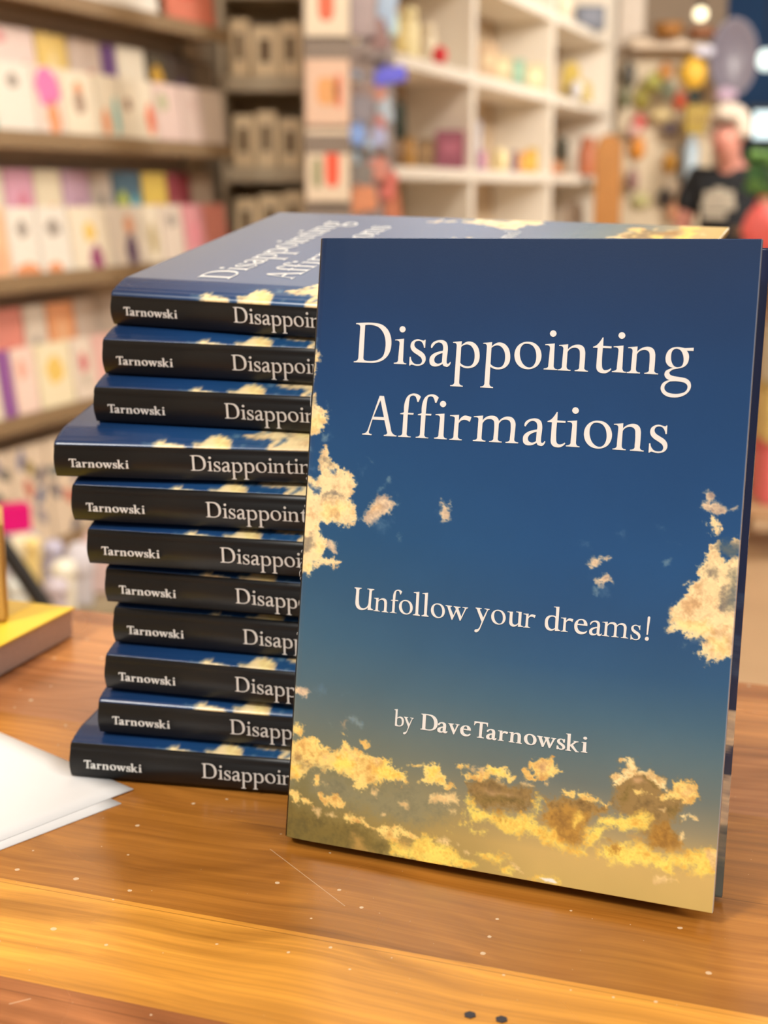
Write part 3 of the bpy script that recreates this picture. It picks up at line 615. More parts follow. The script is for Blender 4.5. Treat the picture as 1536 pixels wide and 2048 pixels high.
# ------------------------------------------------------------------ table
FLOOR=-.95
def wood_mat():
    m=bpy.data.materials.new('varnished_planks'); m.use_nodes=True; nt=m.node_tree; b=nt.nodes['Principled BSDF']; N=nt.nodes.new; L=nt.links.new
    tc=N('ShaderNodeTexCoord'); sx=N('ShaderNodeSeparateXYZ'); L(tc.outputs['Object'],sx.inputs[0])
    def math_(op,a,bv=None,clamp=False):
        n=N('ShaderNodeMath'); n.operation=op; n.use_clamp=clamp
        for i,v in enumerate((a,bv)):
            if v is None: continue
            if isinstance(v,(int,float)): n.inputs[i].default_value=v
            else: L(v,n.inputs[i])
        return n.outputs[0]
    # plank tone from the cross coordinate
    edges=[(-.60,(160,104,46)),(-.02,(174,114,50)),(.10,(190,128,58)),(.205,(172,106,58)),(.2735,(232,162,64)),(.3222,(174,112,42)),(.382,(180,116,46)),(.4385,(178,116,68)),(.500,(196,132,74)),(.548,(186,120,66))]
    q=math_('ADD',math_('MULTIPLY',sx.outputs['Y'],1/1.3),.6/1.3)
    cr=N('ShaderNodeValToRGB'); cr.color_ramp.interpolation='CONSTANT'; e=cr.color_ramp.elements
    while len(e)<len(edges): e.new(.5)
    for k,(p,c) in enumerate(edges): e[k].position=(p+.6)/1.3; e[k].color=(*lin(c),1)
    L(q,cr.inputs[0])
    # grain
    mp=N('ShaderNodeMapping'); mp.inputs['Scale'].default_value=(6,260,1); L(tc.outputs['Object'],mp.inputs[0])
    warp=N('ShaderNodeTexNoise'); warp.inputs['Scale'].default_value=9; warp.inputs['Detail'].default_value=2; L(tc.outputs['Object'],warp.inputs['Vector'])
    ad=N('ShaderNodeVectorMath'); ad.operation='MULTIPLY_ADD'; ad.inputs[1].default_value=(1.5,5,0); L(warp.outputs['Color'],ad.inputs[0]); L(mp.outputs[0],ad.inputs[2])
    g=N('ShaderNodeTexNoise'); g.inputs['Scale'].default_value=1.0; g.inputs['Detail'].default_value=6; g.inputs['Roughness'].default_value=.65; L(ad.outputs[0],g.inputs['Vector'])
    mp2=N('ShaderNodeMapping'); mp2.inputs['Scale'].default_value=(5,42,1); L(tc.outputs['Object'],mp2.inputs[0])
    ad2=N('ShaderNodeVectorMath'); ad2.operation='MULTIPLY_ADD'; ad2.inputs[1].default_value=(2,4,0); L(warp.outputs['Color'],ad2.inputs[0]); L(mp2.outputs[0],ad2.inputs[2])
    g2=N('ShaderNodeTexNoise'); g2.inputs['Scale'].default_value=1.0; g2.inputs['Detail'].default_value=3; L(ad2.outputs[0],g2.inputs['Vector'])
    dk=N('ShaderNodeMapRange'); dk.inputs[1].default_value=.35; dk.inputs[2].default_value=.72; dk.inputs[3].default_value=1.18; dk.inputs[4].default_value=.66; L(g.outputs['Fac'],dk.inputs[0])
    dk2=N('ShaderNodeMapRange'); dk2.inputs[1].default_value=.42; dk2.inputs[2].default_value=.70; dk2.inputs[3].default_value=1.06; dk2.inputs[4].default_value=.62; L(g2.outputs['Fac'],dk2.inputs[0])
    k=math_('MULTIPLY',dk.outputs[0],dk2.outputs[0])
    # plank joints: thin dark lines
    j=None
    for p,_ in edges[1:]:
        a=math_('ABSOLUTE',math_('SUBTRACT',sx.outputs['Y'],p)); l=math_('LESS_THAN',a,.00022); j=l if j is None else math_('MAXIMUM',j,l)
    k=math_('MULTIPLY',k,math_('SUBTRACT',1.0,math_('MULTIPLY',j,.35)))
    mul=N('ShaderNodeMix'); mul.data_type='RGBA'; mul.blend_type='MULTIPLY'; mul.inputs[0].default_value=1; L(cr.outputs[0],mul.inputs[6])
    cb=N('ShaderNodeCombineColor'); L(k,cb.inputs[0]); L(math_('POWER',k,1.15),cb.inputs[1]); L(math_('POWER',k,1.35),cb.inputs[2]); L(cb.outputs[0],mul.inputs[7])
    # pale specks and one long scratch
    vo=N('ShaderNodeTexVoronoi'); vo.voronoi_dimensions='2D'; vo.inputs['Scale'].default_value=105; L(tc.outputs['Object'],vo.inputs['Vector'])
    rnd=N('ShaderNodeSeparateColor'); L(vo.outputs['Color'],rnd.inputs[0])
    wn=N('ShaderNodeTexNoise'); wn.inputs['Scale'].default_value=900; L(tc.outputs['Object'],wn.inputs['Vector'])
    rad=math_('MULTIPLY',math_('POWER',rnd.outputs[0],3.0),.09); sp=math_('LESS_THAN',math_('ADD',vo.outputs['Distance'],math_('MULTIPLY',wn.outputs['Fac'],.05)),math_('ADD',rad,.030))
    sp=math_('MULTIPLY',sp,math_('GREATER_THAN',rnd.outputs[1],.55))
    def scratch(x0,y0,x1,y1,w):
        dx,dy=x1-x0,y1-y0; Ln=math.hypot(dx,dy); dx/=Ln; dy/=Ln
        px=math_('SUBTRACT',sx.outputs['X'],x0); py=math_('SUBTRACT',sx.outputs['Y'],y0)
        t=math_('ADD',math_('MULTIPLY',px,dx),math_('MULTIPLY',py,dy)); d=math_('ABSOLUTE',math_('SUBTRACT',math_('MULTIPLY',py,dx),math_('MULTIPLY',px,dy)))
        return math_('MULTIPLY',math_('LESS_THAN',d,w),math_('MULTIPLY',math_('GREATER_THAN',t,0.0),math_('LESS_THAN',t,Ln)))
    R19=Matrix.Rotation(math.radians(19.1),2); 
    def loc(px,py):
        w=on_z(px,py); v=R19@Vector((w.x,w.y)); return v.x,v.y
    s1=scratch(*loc(540,1698),*loc(690,1812),.00013); s2=scratch(*loc(18,2008),*loc(62,1997),.00018)
    sp=math_('MAXIMUM',sp,math_('MAXIMUM',math_('MULTIPLY',s1,.55),math_('MULTIPLY',s2,.7)))
    fin=N('ShaderNodeMix'); fin.data_type='RGBA'; L(math_('MULTIPLY',sp,.65),fin.inputs[0]); L(mul.outputs[2],fin.inputs[6]); fin.inputs[7].default_value=(*lin((236,214,180)),1)
    L(fin.outputs[2],b.inputs['Base Color'])
    rn=N('ShaderNodeMapRange'); rn.inputs[3].default_value=.20; rn.inputs[4].default_value=.34; L(warp.outputs['Fac'],rn.inputs[0]); L(rn.outputs[0],b.inputs['Roughness'])
    b.inputs['Specular IOR Level'].default_value=.5
    bp=N('ShaderNodeBump'); bp.inputs['Strength'].default_value=.10; bp.inputs['Distance'].default_value=.0004; L(g.outputs['Fac'],bp.inputs['Height']); L(bp.outputs['Normal'],b.inputs['Normal'])
    return m
TROT=Matrix.Rotation(math.radians(-19.1),4,'Z')
table=empty('table',TROT); tag(table,'big wooden shop table of varnished orange brown planks under the books','table')
mb=MB(); mb.box((.0,.0385,-.0175),(1.9,1.07,.035),bev=.003); mb.build('table_top',wood_mat(),table)
MLEG=mat((120,76,36),.5)
for sx_ in (-.86,.86):
    for sy_ in (-.43,.50):
        mb=MB(); mb.box((sx_,sy_,(FLOOR-.035)/2),(.07,.07,-FLOOR-.035),bev=.004); mb.build('leg',MLEG,table)
# ------------------------------------------------------------------ paper sheets
MPAP=mat((226,223,220),.75,'white_paper',var=.02)
def sheet(name,C,e1,l1,l2,z,label,lift):
    e1=Vector(e1).normalized(); e2=Vector((-e1.y,e1.x)); 
    if e2.y>0: e2=-e2
    nx,ny=24,18; bm=bmesh.new(); th=.00025; rows=[]
    for side in (0,1):
        g=[]
        for i in range(nx+1):
            r=[]
            for j in range(ny+1):
                p=Vector((C[0],C[1]))+e1*l1*i/nx+e2*l2*j/ny; t=i/nx; w=j/ny
                r.append(bm.verts.new((p.x,p.y,z+lift*max(0,w-.05)*max(0,t-.05)*(1-t)*2+(th if side else 0))))
            g.append(r)
        rows.append(g)
    for side,g in enumerate(rows):
        for i in range(nx):
            for j in range(ny): bm.faces.new((g[i][j],g[i+1][j],g[i+1][j+1],g[i][j+1])).smooth=True
    a,b_=rows
    for i in range(nx):
        bm.faces.new((a[i][0],a[i+1][0],b_[i+1][0],b_[i][0])); bm.faces.new((a[i][ny],a[i+1][ny],b_[i+1][ny],b_[i][ny]))
    for j in range(ny):
        bm.faces.new((a[0][j],a[0][j+1],b_[0][j+1],b_[0][j])); bm.faces.new((a[nx][j],a[nx][j+1],b_[nx][j+1],b_[nx][j]))
    m=MB(); m.bm.free(); m.bm=bm; o=m.build(name,MPAP); tag(o,label,'paper','sheets of white paper'); return o
sheet('paper_sheet',(-.0860,.4333),(-.74,.672),.20,.150,.0001,'lower white paper sheet, only a thin edge peeking out under the upper sheet',.0006)
sheet('paper_sheet',(-.0839,.4442),(-.754,.657),.21,.150,.00040,'upper white paper sheet lying on the table under the lowest stacked book',.002)
# ------------------------------------------------------------------ yellow paperback and the wooden block on it
c1=Vector((-.1388,.6129)); d2=Vector((-.322,-.947)); d1=Vector((-.947,.322))
yb=empty('paperback_book',frame((c1.x,c1.y,.0),(d1.x,d1.y,0),(d2.x,d2.y,0),(0,0,1))); 
tag(yb,'thick yellow paperback book lying flat on the table at the left edge','book')
yb.matrix_world=Matrix.Translation((c1.x,c1.y,0))@Matrix(((d1.x,d2.x,0,0),(d1.y,d2.y,0,0),(0,0,1,0),(0,0,0,1)))
MY=mat((248,212,62),.4,'yellow_cover',var=.03); MY2=mat((226,194,88),.4,'dull_yellow_print',var=.03)
mb=MB(); mb.box((.065,.09,.0134),(.130,.18,.0008)); mb.box((.075,.018,.01385),(.11,.034,.0001),mi=1); mb.build('front_cover',[MY,MY2],yb)
mb=MB(); mb.box((.066,.09,.0004),(.128,.178,.0006)); mb.build('back_cover',mat((206,190,186),.7),yb)
mb=MB(); mb.box((.0655,.09,.00685),(.1285,.178,.0122)); mb.build('page_block',mat((216,198,194),.85,'grey_paper_edge',var=.12,scale=700),yb)
p=on_z(20,1246,.0140); wb=MB(); wb.box((0,0,.0225),(.030,.040,.045),bev=.0015)
wo=wb.build('wooden_block',mat((214,168,92),.45,'pale_wood',var=.18,scale=60)); wo.rotation_euler=(0,0,.262); wo.location=(p.x-.0205,p.y+.0165,.01395); tag(wo,'pale tan wooden block standing on the yellow paperback','block')
# ------------------------------------------------------------------ black hexagons
for (px,py),lab in (((940,2031),'black hexagon confetti piece, the one further from the table corner'),((1003,2040),'black hexagon confetti piece nearest the camera, right beside the other')):
    q=on_z(px,py); mb=MB(); mb.prism([(.00152*math.cos(math.pi/3*k+.52),.00152*math.sin(math.pi/3*k+.52)) for k in range(6)],0,.00025)
    o=mb.build('hexagon_confetti',mat((58,54,58),.45,'black_foil',var=.02)); o.location=(q.x,q.y,.00005)
    tag(o,{940:'left piece of black hexagon confetti near the table front',1003:'right piece of black hexagon confetti near the table front'}[px],'confetti','black confetti on the table')
# ------------------------------------------------------------------ room shell
MWALL=mat((196,180,156),.8,'beige_wall',var=.04,scale=3); 
def struct(mb,name,m):
    o=mb.build(name,m); o['kind']='structure'; return o
TH=math.radians(20.4); U_=Vector((math.sin(TH),math.cos(TH),0)); N_=Vector((math.cos(TH),-math.sin(TH),0))
P0=Vector((-.844,3.7,0))
def RM(s=0,t=0,z=0):
    """rack frame: local x along the wall, local y away from the wall into the shop, z up"""
    o=P0+U_*s+N_*t; return Matrix(((U_.x,-N_.x,0,o.x),(U_.y,-N_.y,0,o.y),(0,0,1,z),(0,0,0,1)))
def rs(px,t=0,P=P0):
    """how far along the rack plane the picture column px meets it"""
    d=ray(px,385); o=P+N_*t; a=np.array([[d.x,-U_.x],[d.y,-U_.y]]); return float(np.linalg.solve(a,np.array([o.x,o.y]))[1])
mb=MB(); mb.box((1.5,4.5,FLOOR-.05),(11,14,.1)); struct(mb,'floor',mat((196,164,126),.5,'floor_boards',var=.12,scale=4))
mb=MB(); mb.box((1.5,5.6,1.83),(11,11.4,.06)); struct(mb,'ceiling',mat((242,236,226),.8,'ceiling_paint',var=.02))
mb=MB(); mb.box((1.9,.27,.44),(12.5,.08,2.78)); o=mb.build('wall_left',MWALL,None,RM()); o['kind']='structure'
mb=MB(); mb.box((3.6,10.9,.44),(8,.08,2.78)); struct(mb,'wall_back',mat((32,82,138),.7,'blue_paint',var=.10,scale=2))
bx=at(1444,300,10.7).x
mb=MB(); mb.box(((bx-2.2)/2,10.80,.44),(bx+2.2,.06,2.78)); struct(mb,'wall_right',mat((206,186,164),.8,'beige_plaster',var=.03))
# ------------------------------------------------------------------ greeting cards on the left wall rack
MDARK=mat((150,124,90),.55,'brown_metal'); MBK=mat((222,202,178),.7,'rack_panel'); 
SH=[.680,.336,-.008,-.352,-.696]
sA,sB=rs(-120),rs(458)
rack=empty('card_rack',RM()); tag(rack,'tall wall rack with brown ledges holding greeting cards','shelf rack')
mb=MB(); mb.box(((sA+sB)/2,.17,.2),(sB-sA,.02,2.2)); mb.build('back_panel',MBK,rack)
for z in SH:
    mb=MB(); mb.box(((sA+sB)/2,.075,z-.022),(sB-sA,.17,.012)); mb.box(((sA+sB)/2,-.014,z-.018),(sB-sA,.010,.042),bev=.002); mb.box(((sA+sB)/2,.085,z+.072),(sB-sA,.05,.008)); mb.build('ledge',MDARK,rack)
for s in (sA+.02,rs(128,.17),sB-.01):
    mb=MB(); mb.box((s,.15,.2),(.03,.03,2.3)); mb.build('upright',mat((226,212,190),.5,'upright_metal'),rack)
CREAM=(246,234,210); WHITE=(244,238,226); PINKP=(244,214,204)
COLN={(246,234,210):'cream',(244,238,226):'white',(244,214,204):'pale pink'}
def cname(c):
    if c in COLN: return COLN[c]
    T_={'yellow':(244,208,110),'bright pink':(238,130,190),'purple':(110,70,130),'dark brown':(90,70,50),'peach':(250,196,150),'pink':(236,160,180),'salmon':(236,140,120),'lilac':(216,176,204),'blue':(60,90,120),'teal':(130,200,196),'dark red':(170,70,80),'coral':(238,150,130),'orange':(240,160,110),'beige':(220,200,176),'red':(220,84,66)}
    return min(T_,key=lambda k:sum((a-b)**2 for a,b in zip(T_[k],c)))
def card(px0,px1,z,hc,tier,shelf,motifs,order,py_h=.178):
    """folded greeting card standing on a ledge; motifs: (u,v,w,h,colour) in card fractions"""
    t=.004 if tier=='front' else -.062
    s0,s1=rs(px0,t),rs(px1,t); w=min(abs(s1-s0)-.004,.30); s=(s0+s1)/2
    zz=z-.012 if tier=='front' else z+.080
    mats=[mat(hc,.55,var=.02)]; mb=MB(); H=py_h
    mb.box((0,0,H/2),(w,.0016,H)); mb.box((0,.0055,H/2-.001),(w,.0012,H-.002),rx=math.radians(-3))
    for (u,v,mw,mh,mc) in motifs:
        mats.append(mat(mc,.6,var=.05)); k=14
        poly=[((u-.5)*w+mw*w/2*math.cos(2*math.pi*a/k)*(1+.15*math.sin(3*a)),v*H+mh*H/2*math.sin(2*math.pi*a/k)*(1+.12*math.cos(2*a))) for a in range(k)]
        poly=[(max(-w/2+.001,min(w/2-.001,x)),max(.001,min(H-.001,y))) for x,y in poly]
        mb.prism(poly,.0009,.0013,mi=len(mats)-1,M=Matrix(((1,0,0,0),(0,0,-1,0),(0,1,0,0),(0,0,0,1))))
    M=RM(s,t,zz)@Matrix.Rotation(math.radians(-7 if tier=='front' else -6),4,'X')
    o=mb.build('greeting_card',mats,None,M)
    mn=f' with {cname(motifs[0][4])} motif' if motifs else ''
    if len(motifs)>1 and cname(motifs[1][4])!=cname(motifs[0][4]): mn=f' with {cname(motifs[0][4])} and {cname(motifs[1][4])} motifs'
    tag(o,f'{cname(hc)} card{mn}, {order} from left, {tier} row, {shelf} shelf','greeting card','greeting cards on the left rack'); return o
ORD=['first','second','third','fourth','fifth','sixth','seventh','eighth','ninth','tenth','eleventh']
OR=(240,160,110); RD=(220,84,66); GR=(170,160,150); PU=(110,70,130); BR=(150,110,80); TE=(130,200,196); YE=(244,208,110); PK=(238,130,190)
CARDS=[
('top','front',.680,[(150,222,WHITE,[(.5,.5,.3,.3,GR)]),(224,330,WHITE,[(.3,.6,.3,.2,(220,200,176))]),(346,440,(226,130,104),[(.4,.6,.5,.3,RD)])]),
('second','front',.336,[(-80,-32,CREAM,[]),(-30,4,TE,[(.5,.4,.6,.5,(220,84,66))]),(6,86,WHITE,[(.5,.75,.3,.2,GR)]),(88,139,(244,226,214),[(.5,.72,.95,.55,PK),(.6,.3,.5,.5,OR)]),(141,206,CREAM,[(.5,.55,.35,.35,(176,150,130)),(.5,.75,.25,.2,OR)]),(208,254,CREAM,[(.3,.3,.35,.4,OR),(.8,.4,.25,.6,TE)]),(256,321,CREAM,[(.85,.4,.25,.5,(240,120,80)),(.2,.6,.2,.2,BR)]),(323,374,(240,214,204),[(.3,.7,.4,.3,(200,200,160))]),(376,416,(232,208,196),[(.5,.7,.3,.2,(220,190,180))]),(418,457,(230,210,190),[])]),
('second','back',.336,[(-70,-4,PINKP,[(.5,.5,.4,.4,OR)]),(-2,92,(250,226,216),[(.2,.85,.4,.2,(240,170,170)),(.75,.4,.25,.3,(244,180,160))]),(95,156,(246,212,122),[(.5,.5,.4,.5,(250,224,160))]),(160,220,(246,226,212),[(.6,.35,.5,.4,(232,130,130))]),(222,250,(120,80,140),[]),(252,306,CREAM,[(.75,.25,.4,.3,OR)]),(309,347,(86,74,52),[(.5,.6,.6,.4,(220,170,50)),(.5,.2,.5,.3,WHITE)]),(349,400,(96,82,72),[(.5,.5,.4,.3,(110,90,120))]),(402,440,(120,100,78),[])]),
('third','front',-.008,[(-70,-32,CREAM,[]),(-30,18,(250,200,158),[(.5,.3,.5,.4,(250,180,140))]),(20,79,WHITE,[(.5,.7,.4,.25,GR),(.5,.12,.9,.22,OR)]),(81,142,WHITE,[(.5,.7,.5,.25,GR),(.4,.12,.5,.2,OR)]),(144,222,CREAM,[(.5,.62,.3,.3,YE),(.6,.2,.35,.45,(160,80,120))]),(224,290,(240,228,212),[(.6,.3,.35,.55,(104,80,110)),(.6,.7,.3,.3,(236,170,130))]),(292,326,CREAM,[(.5,.45,.4,.5,(190,170,110))]),(328,371,(240,224,206),[(.5,.75,.4,.25,GR)]),(373,415,(236,164,168),[(.5,.5,.4,.5,(240,150,160))]),(417,460,(234,150,132),[])]),
('third','back',-.008,[(-60,-38,CREAM,[]),(-36,16,CREAM,[(.5,.4,.3,.3,(220,170,160))]),(18,76,(232,172,194),[(.6,.5,.4,.4,(224,140,160))]),(78,132,(246,232,200),[(.6,.3,.5,.4,OR)]),(134,188,(222,184,206),[(.5,.4,.3,.3,(190,140,170))]),(190,232,(228,214,200),[(.5,.4,.4,.5,GR)]),(234,291,(80,110,126),[(.3,.5,.4,.4,(190,200,90)),(.75,.4,.3,.5,(120,190,200))]),(293,341,(238,206,96),[(.5,.3,.5,.4,OR)]),(343,388,(168,74,84),[(.4,.4,.4,.4,(190,110,110))]),(392,432,(206,184,160),[])]),
('fourth','front',-.352,[(-50,-16,CREAM,[]),(-14,13,(150,90,160),[]),(15,62,(250,222,208),[(.4,.7,.4,.3,(244,180,160))]),(64,136,(248,236,200),[(.5,.6,.5,.4,YE)]),(138,181,(240,224,206),[(.5,.62,.35,.32,(210,90,100)),(.5,.35,.2,.2,(170,160,140))]),(183,236,(246,200,190),[(.5,.5,.4,.4,(240,170,160))])]),
('fourth','back',-.352,[(-50,-22,CREAM,[]),(-20,41,(238,150,132),[(.5,.3,.5,.3,RD)]),(43,88,(238,222,202),[(.5,.4,.4,.3,GR)]),(90,146,(246,170,116),[(.5,.5,.5,.5,(248,190,140))]),(148,190,(236,218,200),[]),(192,232,(222,206,190),[])]),
]
for shelf,tier,z,row in CARDS:
    for k,(a,b_,c,mo) in enumerate(row): card(a,b_,z,c,tier,shelf,mo,ORD[k])
# patterned journals, pink box and bundles on the lowest ledge
MOT=[(150,130,70),(110,120,120),(120,120,150),(80,100,140),(200,110,90),(130,125,110),(100,95,110),(150,140,150)]
for k,(a,b_) in enumerate([(-70,-2),(0,72),(75,150),(153,232)]):
    s0,s1=rs(a),rs(b_); w=s1-s0-.006; H=.27; mats=[mat((232,212,186),.6,var=.03)]; mb=MB(); mb.box((0,0,H/2),(w,.012,H))
    rr=random.Random(k+3)
    for j in range(9):
        mats.append(mat(MOT[(j+k*3)%8],.6,var=.05)); cx,cz=rr.uniform(-.38,.38)*w,H*(.12+.76*((j*5)%9)/8); a0=rr.uniform(0,3)
        poly=[(cx+(.016*math.cos(6.283*q/10)*math.cos(a0)-.03*math.sin(6.283*q/10)*math.sin(a0)),cz+(.016*math.cos(6.283*q/10)*math.sin(a0)+.03*math.sin(6.283*q/10)*math.cos(a0))) for q in range(10)]
        poly=[(max(-w/2,min(w/2,x)),max(.002,min(H-.002,y))) for x,y in poly]; mb.prism(poly,.0061,.0066,mi=len(mats)-1,M=Matrix(((1,0,0,0),(0,0,-1,0),(0,1,0,0),(0,0,0,1))))
    o=mb.build('patterned_journal',mats,None,RM((s0+s1)/2,0,-.696-.012)@Matrix.Rotation(math.radians(-5),4,'X'))
    tag(o,f'cream journal printed with dark leaf marks, {ORD[k]} from left on bottom rack shelf','journal','journals on the bottom rack shelf')
pb=at(38,1066,3.2); mb=MB(); mb.box((0,0,.032),(.17,.05,.064),bev=.004); o=mb.build('gift_box',mat((226,0,120),.4,'magenta_card',var=.03),None,place(pb.x-.06,pb.y,pb.z,.5)); tag(o,'magenta gift box beside the pale bundles below the card rack','box')
# low display table in front of the rack carrying the pale bundles
lt=at(90,1215,3.05); lowz=at(90,1196,3.05).z
disp=empty('display_table',place(-.80,3.08,0,.25)); tag(disp,'low pale display table with small goods in front of the card rack','table')
mb=MB(); mb.box((0,0,lowz-.015),(.62,.36,.03),bev=.004); mb.build('table_top',mat((150,136,108),.6,'grey_wood',var=.1),disp)
for x in (-.27,.27):
    for y in (-.14,.14): mb=MB(); mb.box((x,y,(FLOOR+lowz-.03)/2),(.04,.04,lowz-.03-FLOOR)); mb.build('leg',mat((150,136,108),.6),disp)
mb=MB(); mb.box((0,0,.075),(.20,.10,.15),bev=.01); o=mb.build('gift_box',mat((206,200,204),.6,var=.1),None,place(pb.x-.06,pb.y,lowz,.4)); o.scale=(1,1,(pb.z-lowz)/.15-.002); tag(o,'pale grey gift box under the magenta one','box')
PARC=[(50,1100,42,34,(250,238,206),'cream puffy parcel below the magenta box',2.93),(64,1090,20,16,(240,214,140),'small yellow parcel leaning on the cream one',2.86),(128,1140,30,24,(244,240,222),'bright white paper rosette among the pale parcels',2.90),(106,1098,26,20,(196,192,214),'lavender grey parcel behind the white rosette',3.02),(160,1125,36,44,(214,210,218),'silver grey parcel nearest the book stack',3.0),(36,1172,26,24,(222,226,220),'pale mint parcel beside the black bar',2.80),(112,1176,30,22,(206,196,206),'dull lilac parcel right of the black bar',2.80),(196,1085,36,30,(234,206,202),'pale pink parcel beside the book stack',3.1)]
for px,py,rx,rz,c,lab,Y in PARC:
    c0=at(px,py,Y); mb=MB(); k_=Y/2840; mb.blob((0,0,0),(rx*k_*.9,.024,rz*k_),noise=.10); hgt=max(.012,c0.z-lowz-rz*k_*.5)
    mb.box((0,0,-(c0.z-lowz)+hgt/2),(rx*k_*1.3,.03,hgt),bev=.004)
    o=mb.build('parcel',mat(c,.6,var=.08,scale=12),None,place(c0.x,c0.y,c0.z,.05)); tag(o,lab,'parcel','pale parcels on the low display table')
e0,e1=at(-30,1040,2.6),at(96,1222,2.6)
mb=MB(); mb.tube([e0+(e0-e1)*.6,e0,e1,e1+(e1-e0)*((FLOOR-e1.z)/(e1.z-e0.z))],.0165,seg=10); o=mb.build('easel_leg_bar',mat((22,18,14),.5,'black_metal')); tag(o,'slanted black metal bar standing on the floor behind the yellow book','bar')
# ------------------------------------------------------------------ boxed jars past the end of the rack
MSHELF=mat((196,178,148),.6,'taupe_shelf'); JY=5.05
jl,jr=at(458,300,JY).x,at(614,300,JY).x; jz=[at(520,146,JY).z,at(520,326,JY).z,at(520,482,JY).z]
js=empty('shelf_unit',place((jl+jr)/2,JY,0,0)); tag(js,'narrow taupe shelf unit holding beige boxes with brown labels','shelf unit')
mb=MB(); mb.box((0,.22,.35),(jr-jl+.02,.02,2.6)); mb.build('back_panel',mat((216,196,164),.7),js)
for z in jz+[jz[2]-.29,jz[0]+.30]:
    mb=MB(); mb.box((0,.07,z-.04),(jr-jl,.30,.05),bev=.003); mb.build('shelf_board',MSHELF,js)
for sx_ in (-1,1):
    mb=MB(); mb.box((sx_*(jr-jl+.022)/2,.07,.35),(.018,.30,2.6)); mb.build('side_panel',MSHELF,js)
MBX=mat((244,218,176),.6,'beige_card'); MLB=mat((92,62,22),.6,'brown_label')
JB=[(0,[(468,505),(510,562),(564,606)]),(1,[(470,512),(516,556),(560,604)]),(2,[(472,516),(519,564),(567,608)])]
RN=['top','middle','lower']; CN=['left','centre','right']
for r,row in JB:
    for k,(a,b_) in enumerate(row):
        w=(b_-a)*JY/2840; H=.185-.012*((k*2+r)%3); c=at((a+b_)/2,300,JY); z=jz[r]-.015
        root=empty('jar_box',place(c.x,JY-.02+.015*((k+r)%2),z,.04*(k-1))); tag(root,f'beige box with brown label, {CN[k]} box on the {RN[r]} taupe shelf','box','beige boxes on the taupe shelves')
        mb=MB(); mb.box((0,0,H/2),(w*.96,w*.9,H),bev=.003); mb.build('carton',MBX,root)
        mb=MB(); mb.box((-.002,-w*.45-.0006,H*.52),(w*.38,.0012,H*.46)); mb.build('label',MLB,root)
# ------------------------------------------------------------------ spinning card stand
SY=4.05; c=at(690,300,SY); MWIRE=mat((150,140,130),.4,'grey_wire',metal=.6)
sp=empty('spinner_rack',place(c.x,SY+.1,0,.0)); tag(sp,'tall revolving wire stand with cards on its front face','display stand')
mb=MB(); mb.tube([(0,0,FLOOR+.03),(0,0,1.45)],.016); mb.build('pole',MWIRE,sp)
mb=MB(); mb.lathe([(.0,0),(.24,0),(.24,.015),(.03,.035),(.0,.035)],(0,0,FLOOR)); mb.build('base',MWIRE,sp)
pz=[at(650,y,SY).z for y in (72,262,408)]
for z in pz+[pz[2]-.22]:
    mb=MB(); x0,x1=at(612,300,SY).x-c.x,at(700,300,SY).x-c.x
    mb.box(((x0+x1)/2,-.10,z-.035),(x1-x0,.03,.05)); mb.box(((x0+x1)/2,-.012,z-.05),(.02,.19,.012)); mb.build('card_pocket',mat((136,122,110),.55),sp)
    mb=MB(); mb.box((x1+.075,-.03,z-.05),(.13,.03,.012),rz=.9); mb.build('side_pocket',mat((136,122,116),.5),sp)
mb=MB(); mb.box(((x0+x1)/2,-.078,.2),(x1-x0+.006,.006,2.2)); mb.build('back_panel',mat((160,146,134),.6),sp)
mb=MB(); mb.box((x1+.075,.0,.2),(.006,.15,2.1),rz=-.65); mb.build('side_panel',mat((150,140,134),.6),sp)
FT=Matrix(((1,0,0,0),(0,0,-1,0),(0,1,0,0),(0,0,0,1)))
for (y1,hc,mo,lab) in ((74,(236,222,198),[((.45,.80,.30,.30),(70,130,190)),((.48,.42,.36,.46),(226,112,80))],'white card with blue and orange shapes, top pocket of the wire stand'),(258,(230,196,172),[((.5,.48,.5,.36),(232,170,110)),((.75,.48,.16,.44),(238,140,110))],'peach card with orange square print, middle pocket of the wire stand'),(404,(232,214,190),[((.60,.50,.34,.62),(238,96,66)),((.25,.38,.2,.4),(150,150,110))],'white card with tall red shape, lower pocket of the wire stand')):
    z=at(650,y1,SY).z; w=(698-614)*SY/2840; H=.205; mats=[mat(hc,.55,var=.03)]; mb=MB(); mb.box((0,0,H/2),(w,.003,H))
    for (u,v,mw,mh),mc in mo:
        mats.append(mat(mc,.6,var=.04)); mb.prism([((u-.5)*w+mw*w/2*max(-.8,min(.8,math.cos(6.283*q/16)))*1.2,v*H+mh*H/2*max(-.85,min(.85,math.sin(6.283*q/16)))*1.15) for q in range(16)],.0016,.0022,mi=len(mats)-1,M=FT)
    cc=at(656,300,SY); o=mb.build('greeting_card',mats,None,place(cc.x,SY-.012,z+.001)); tag(o,lab,'greeting card','cards on the wire stand')
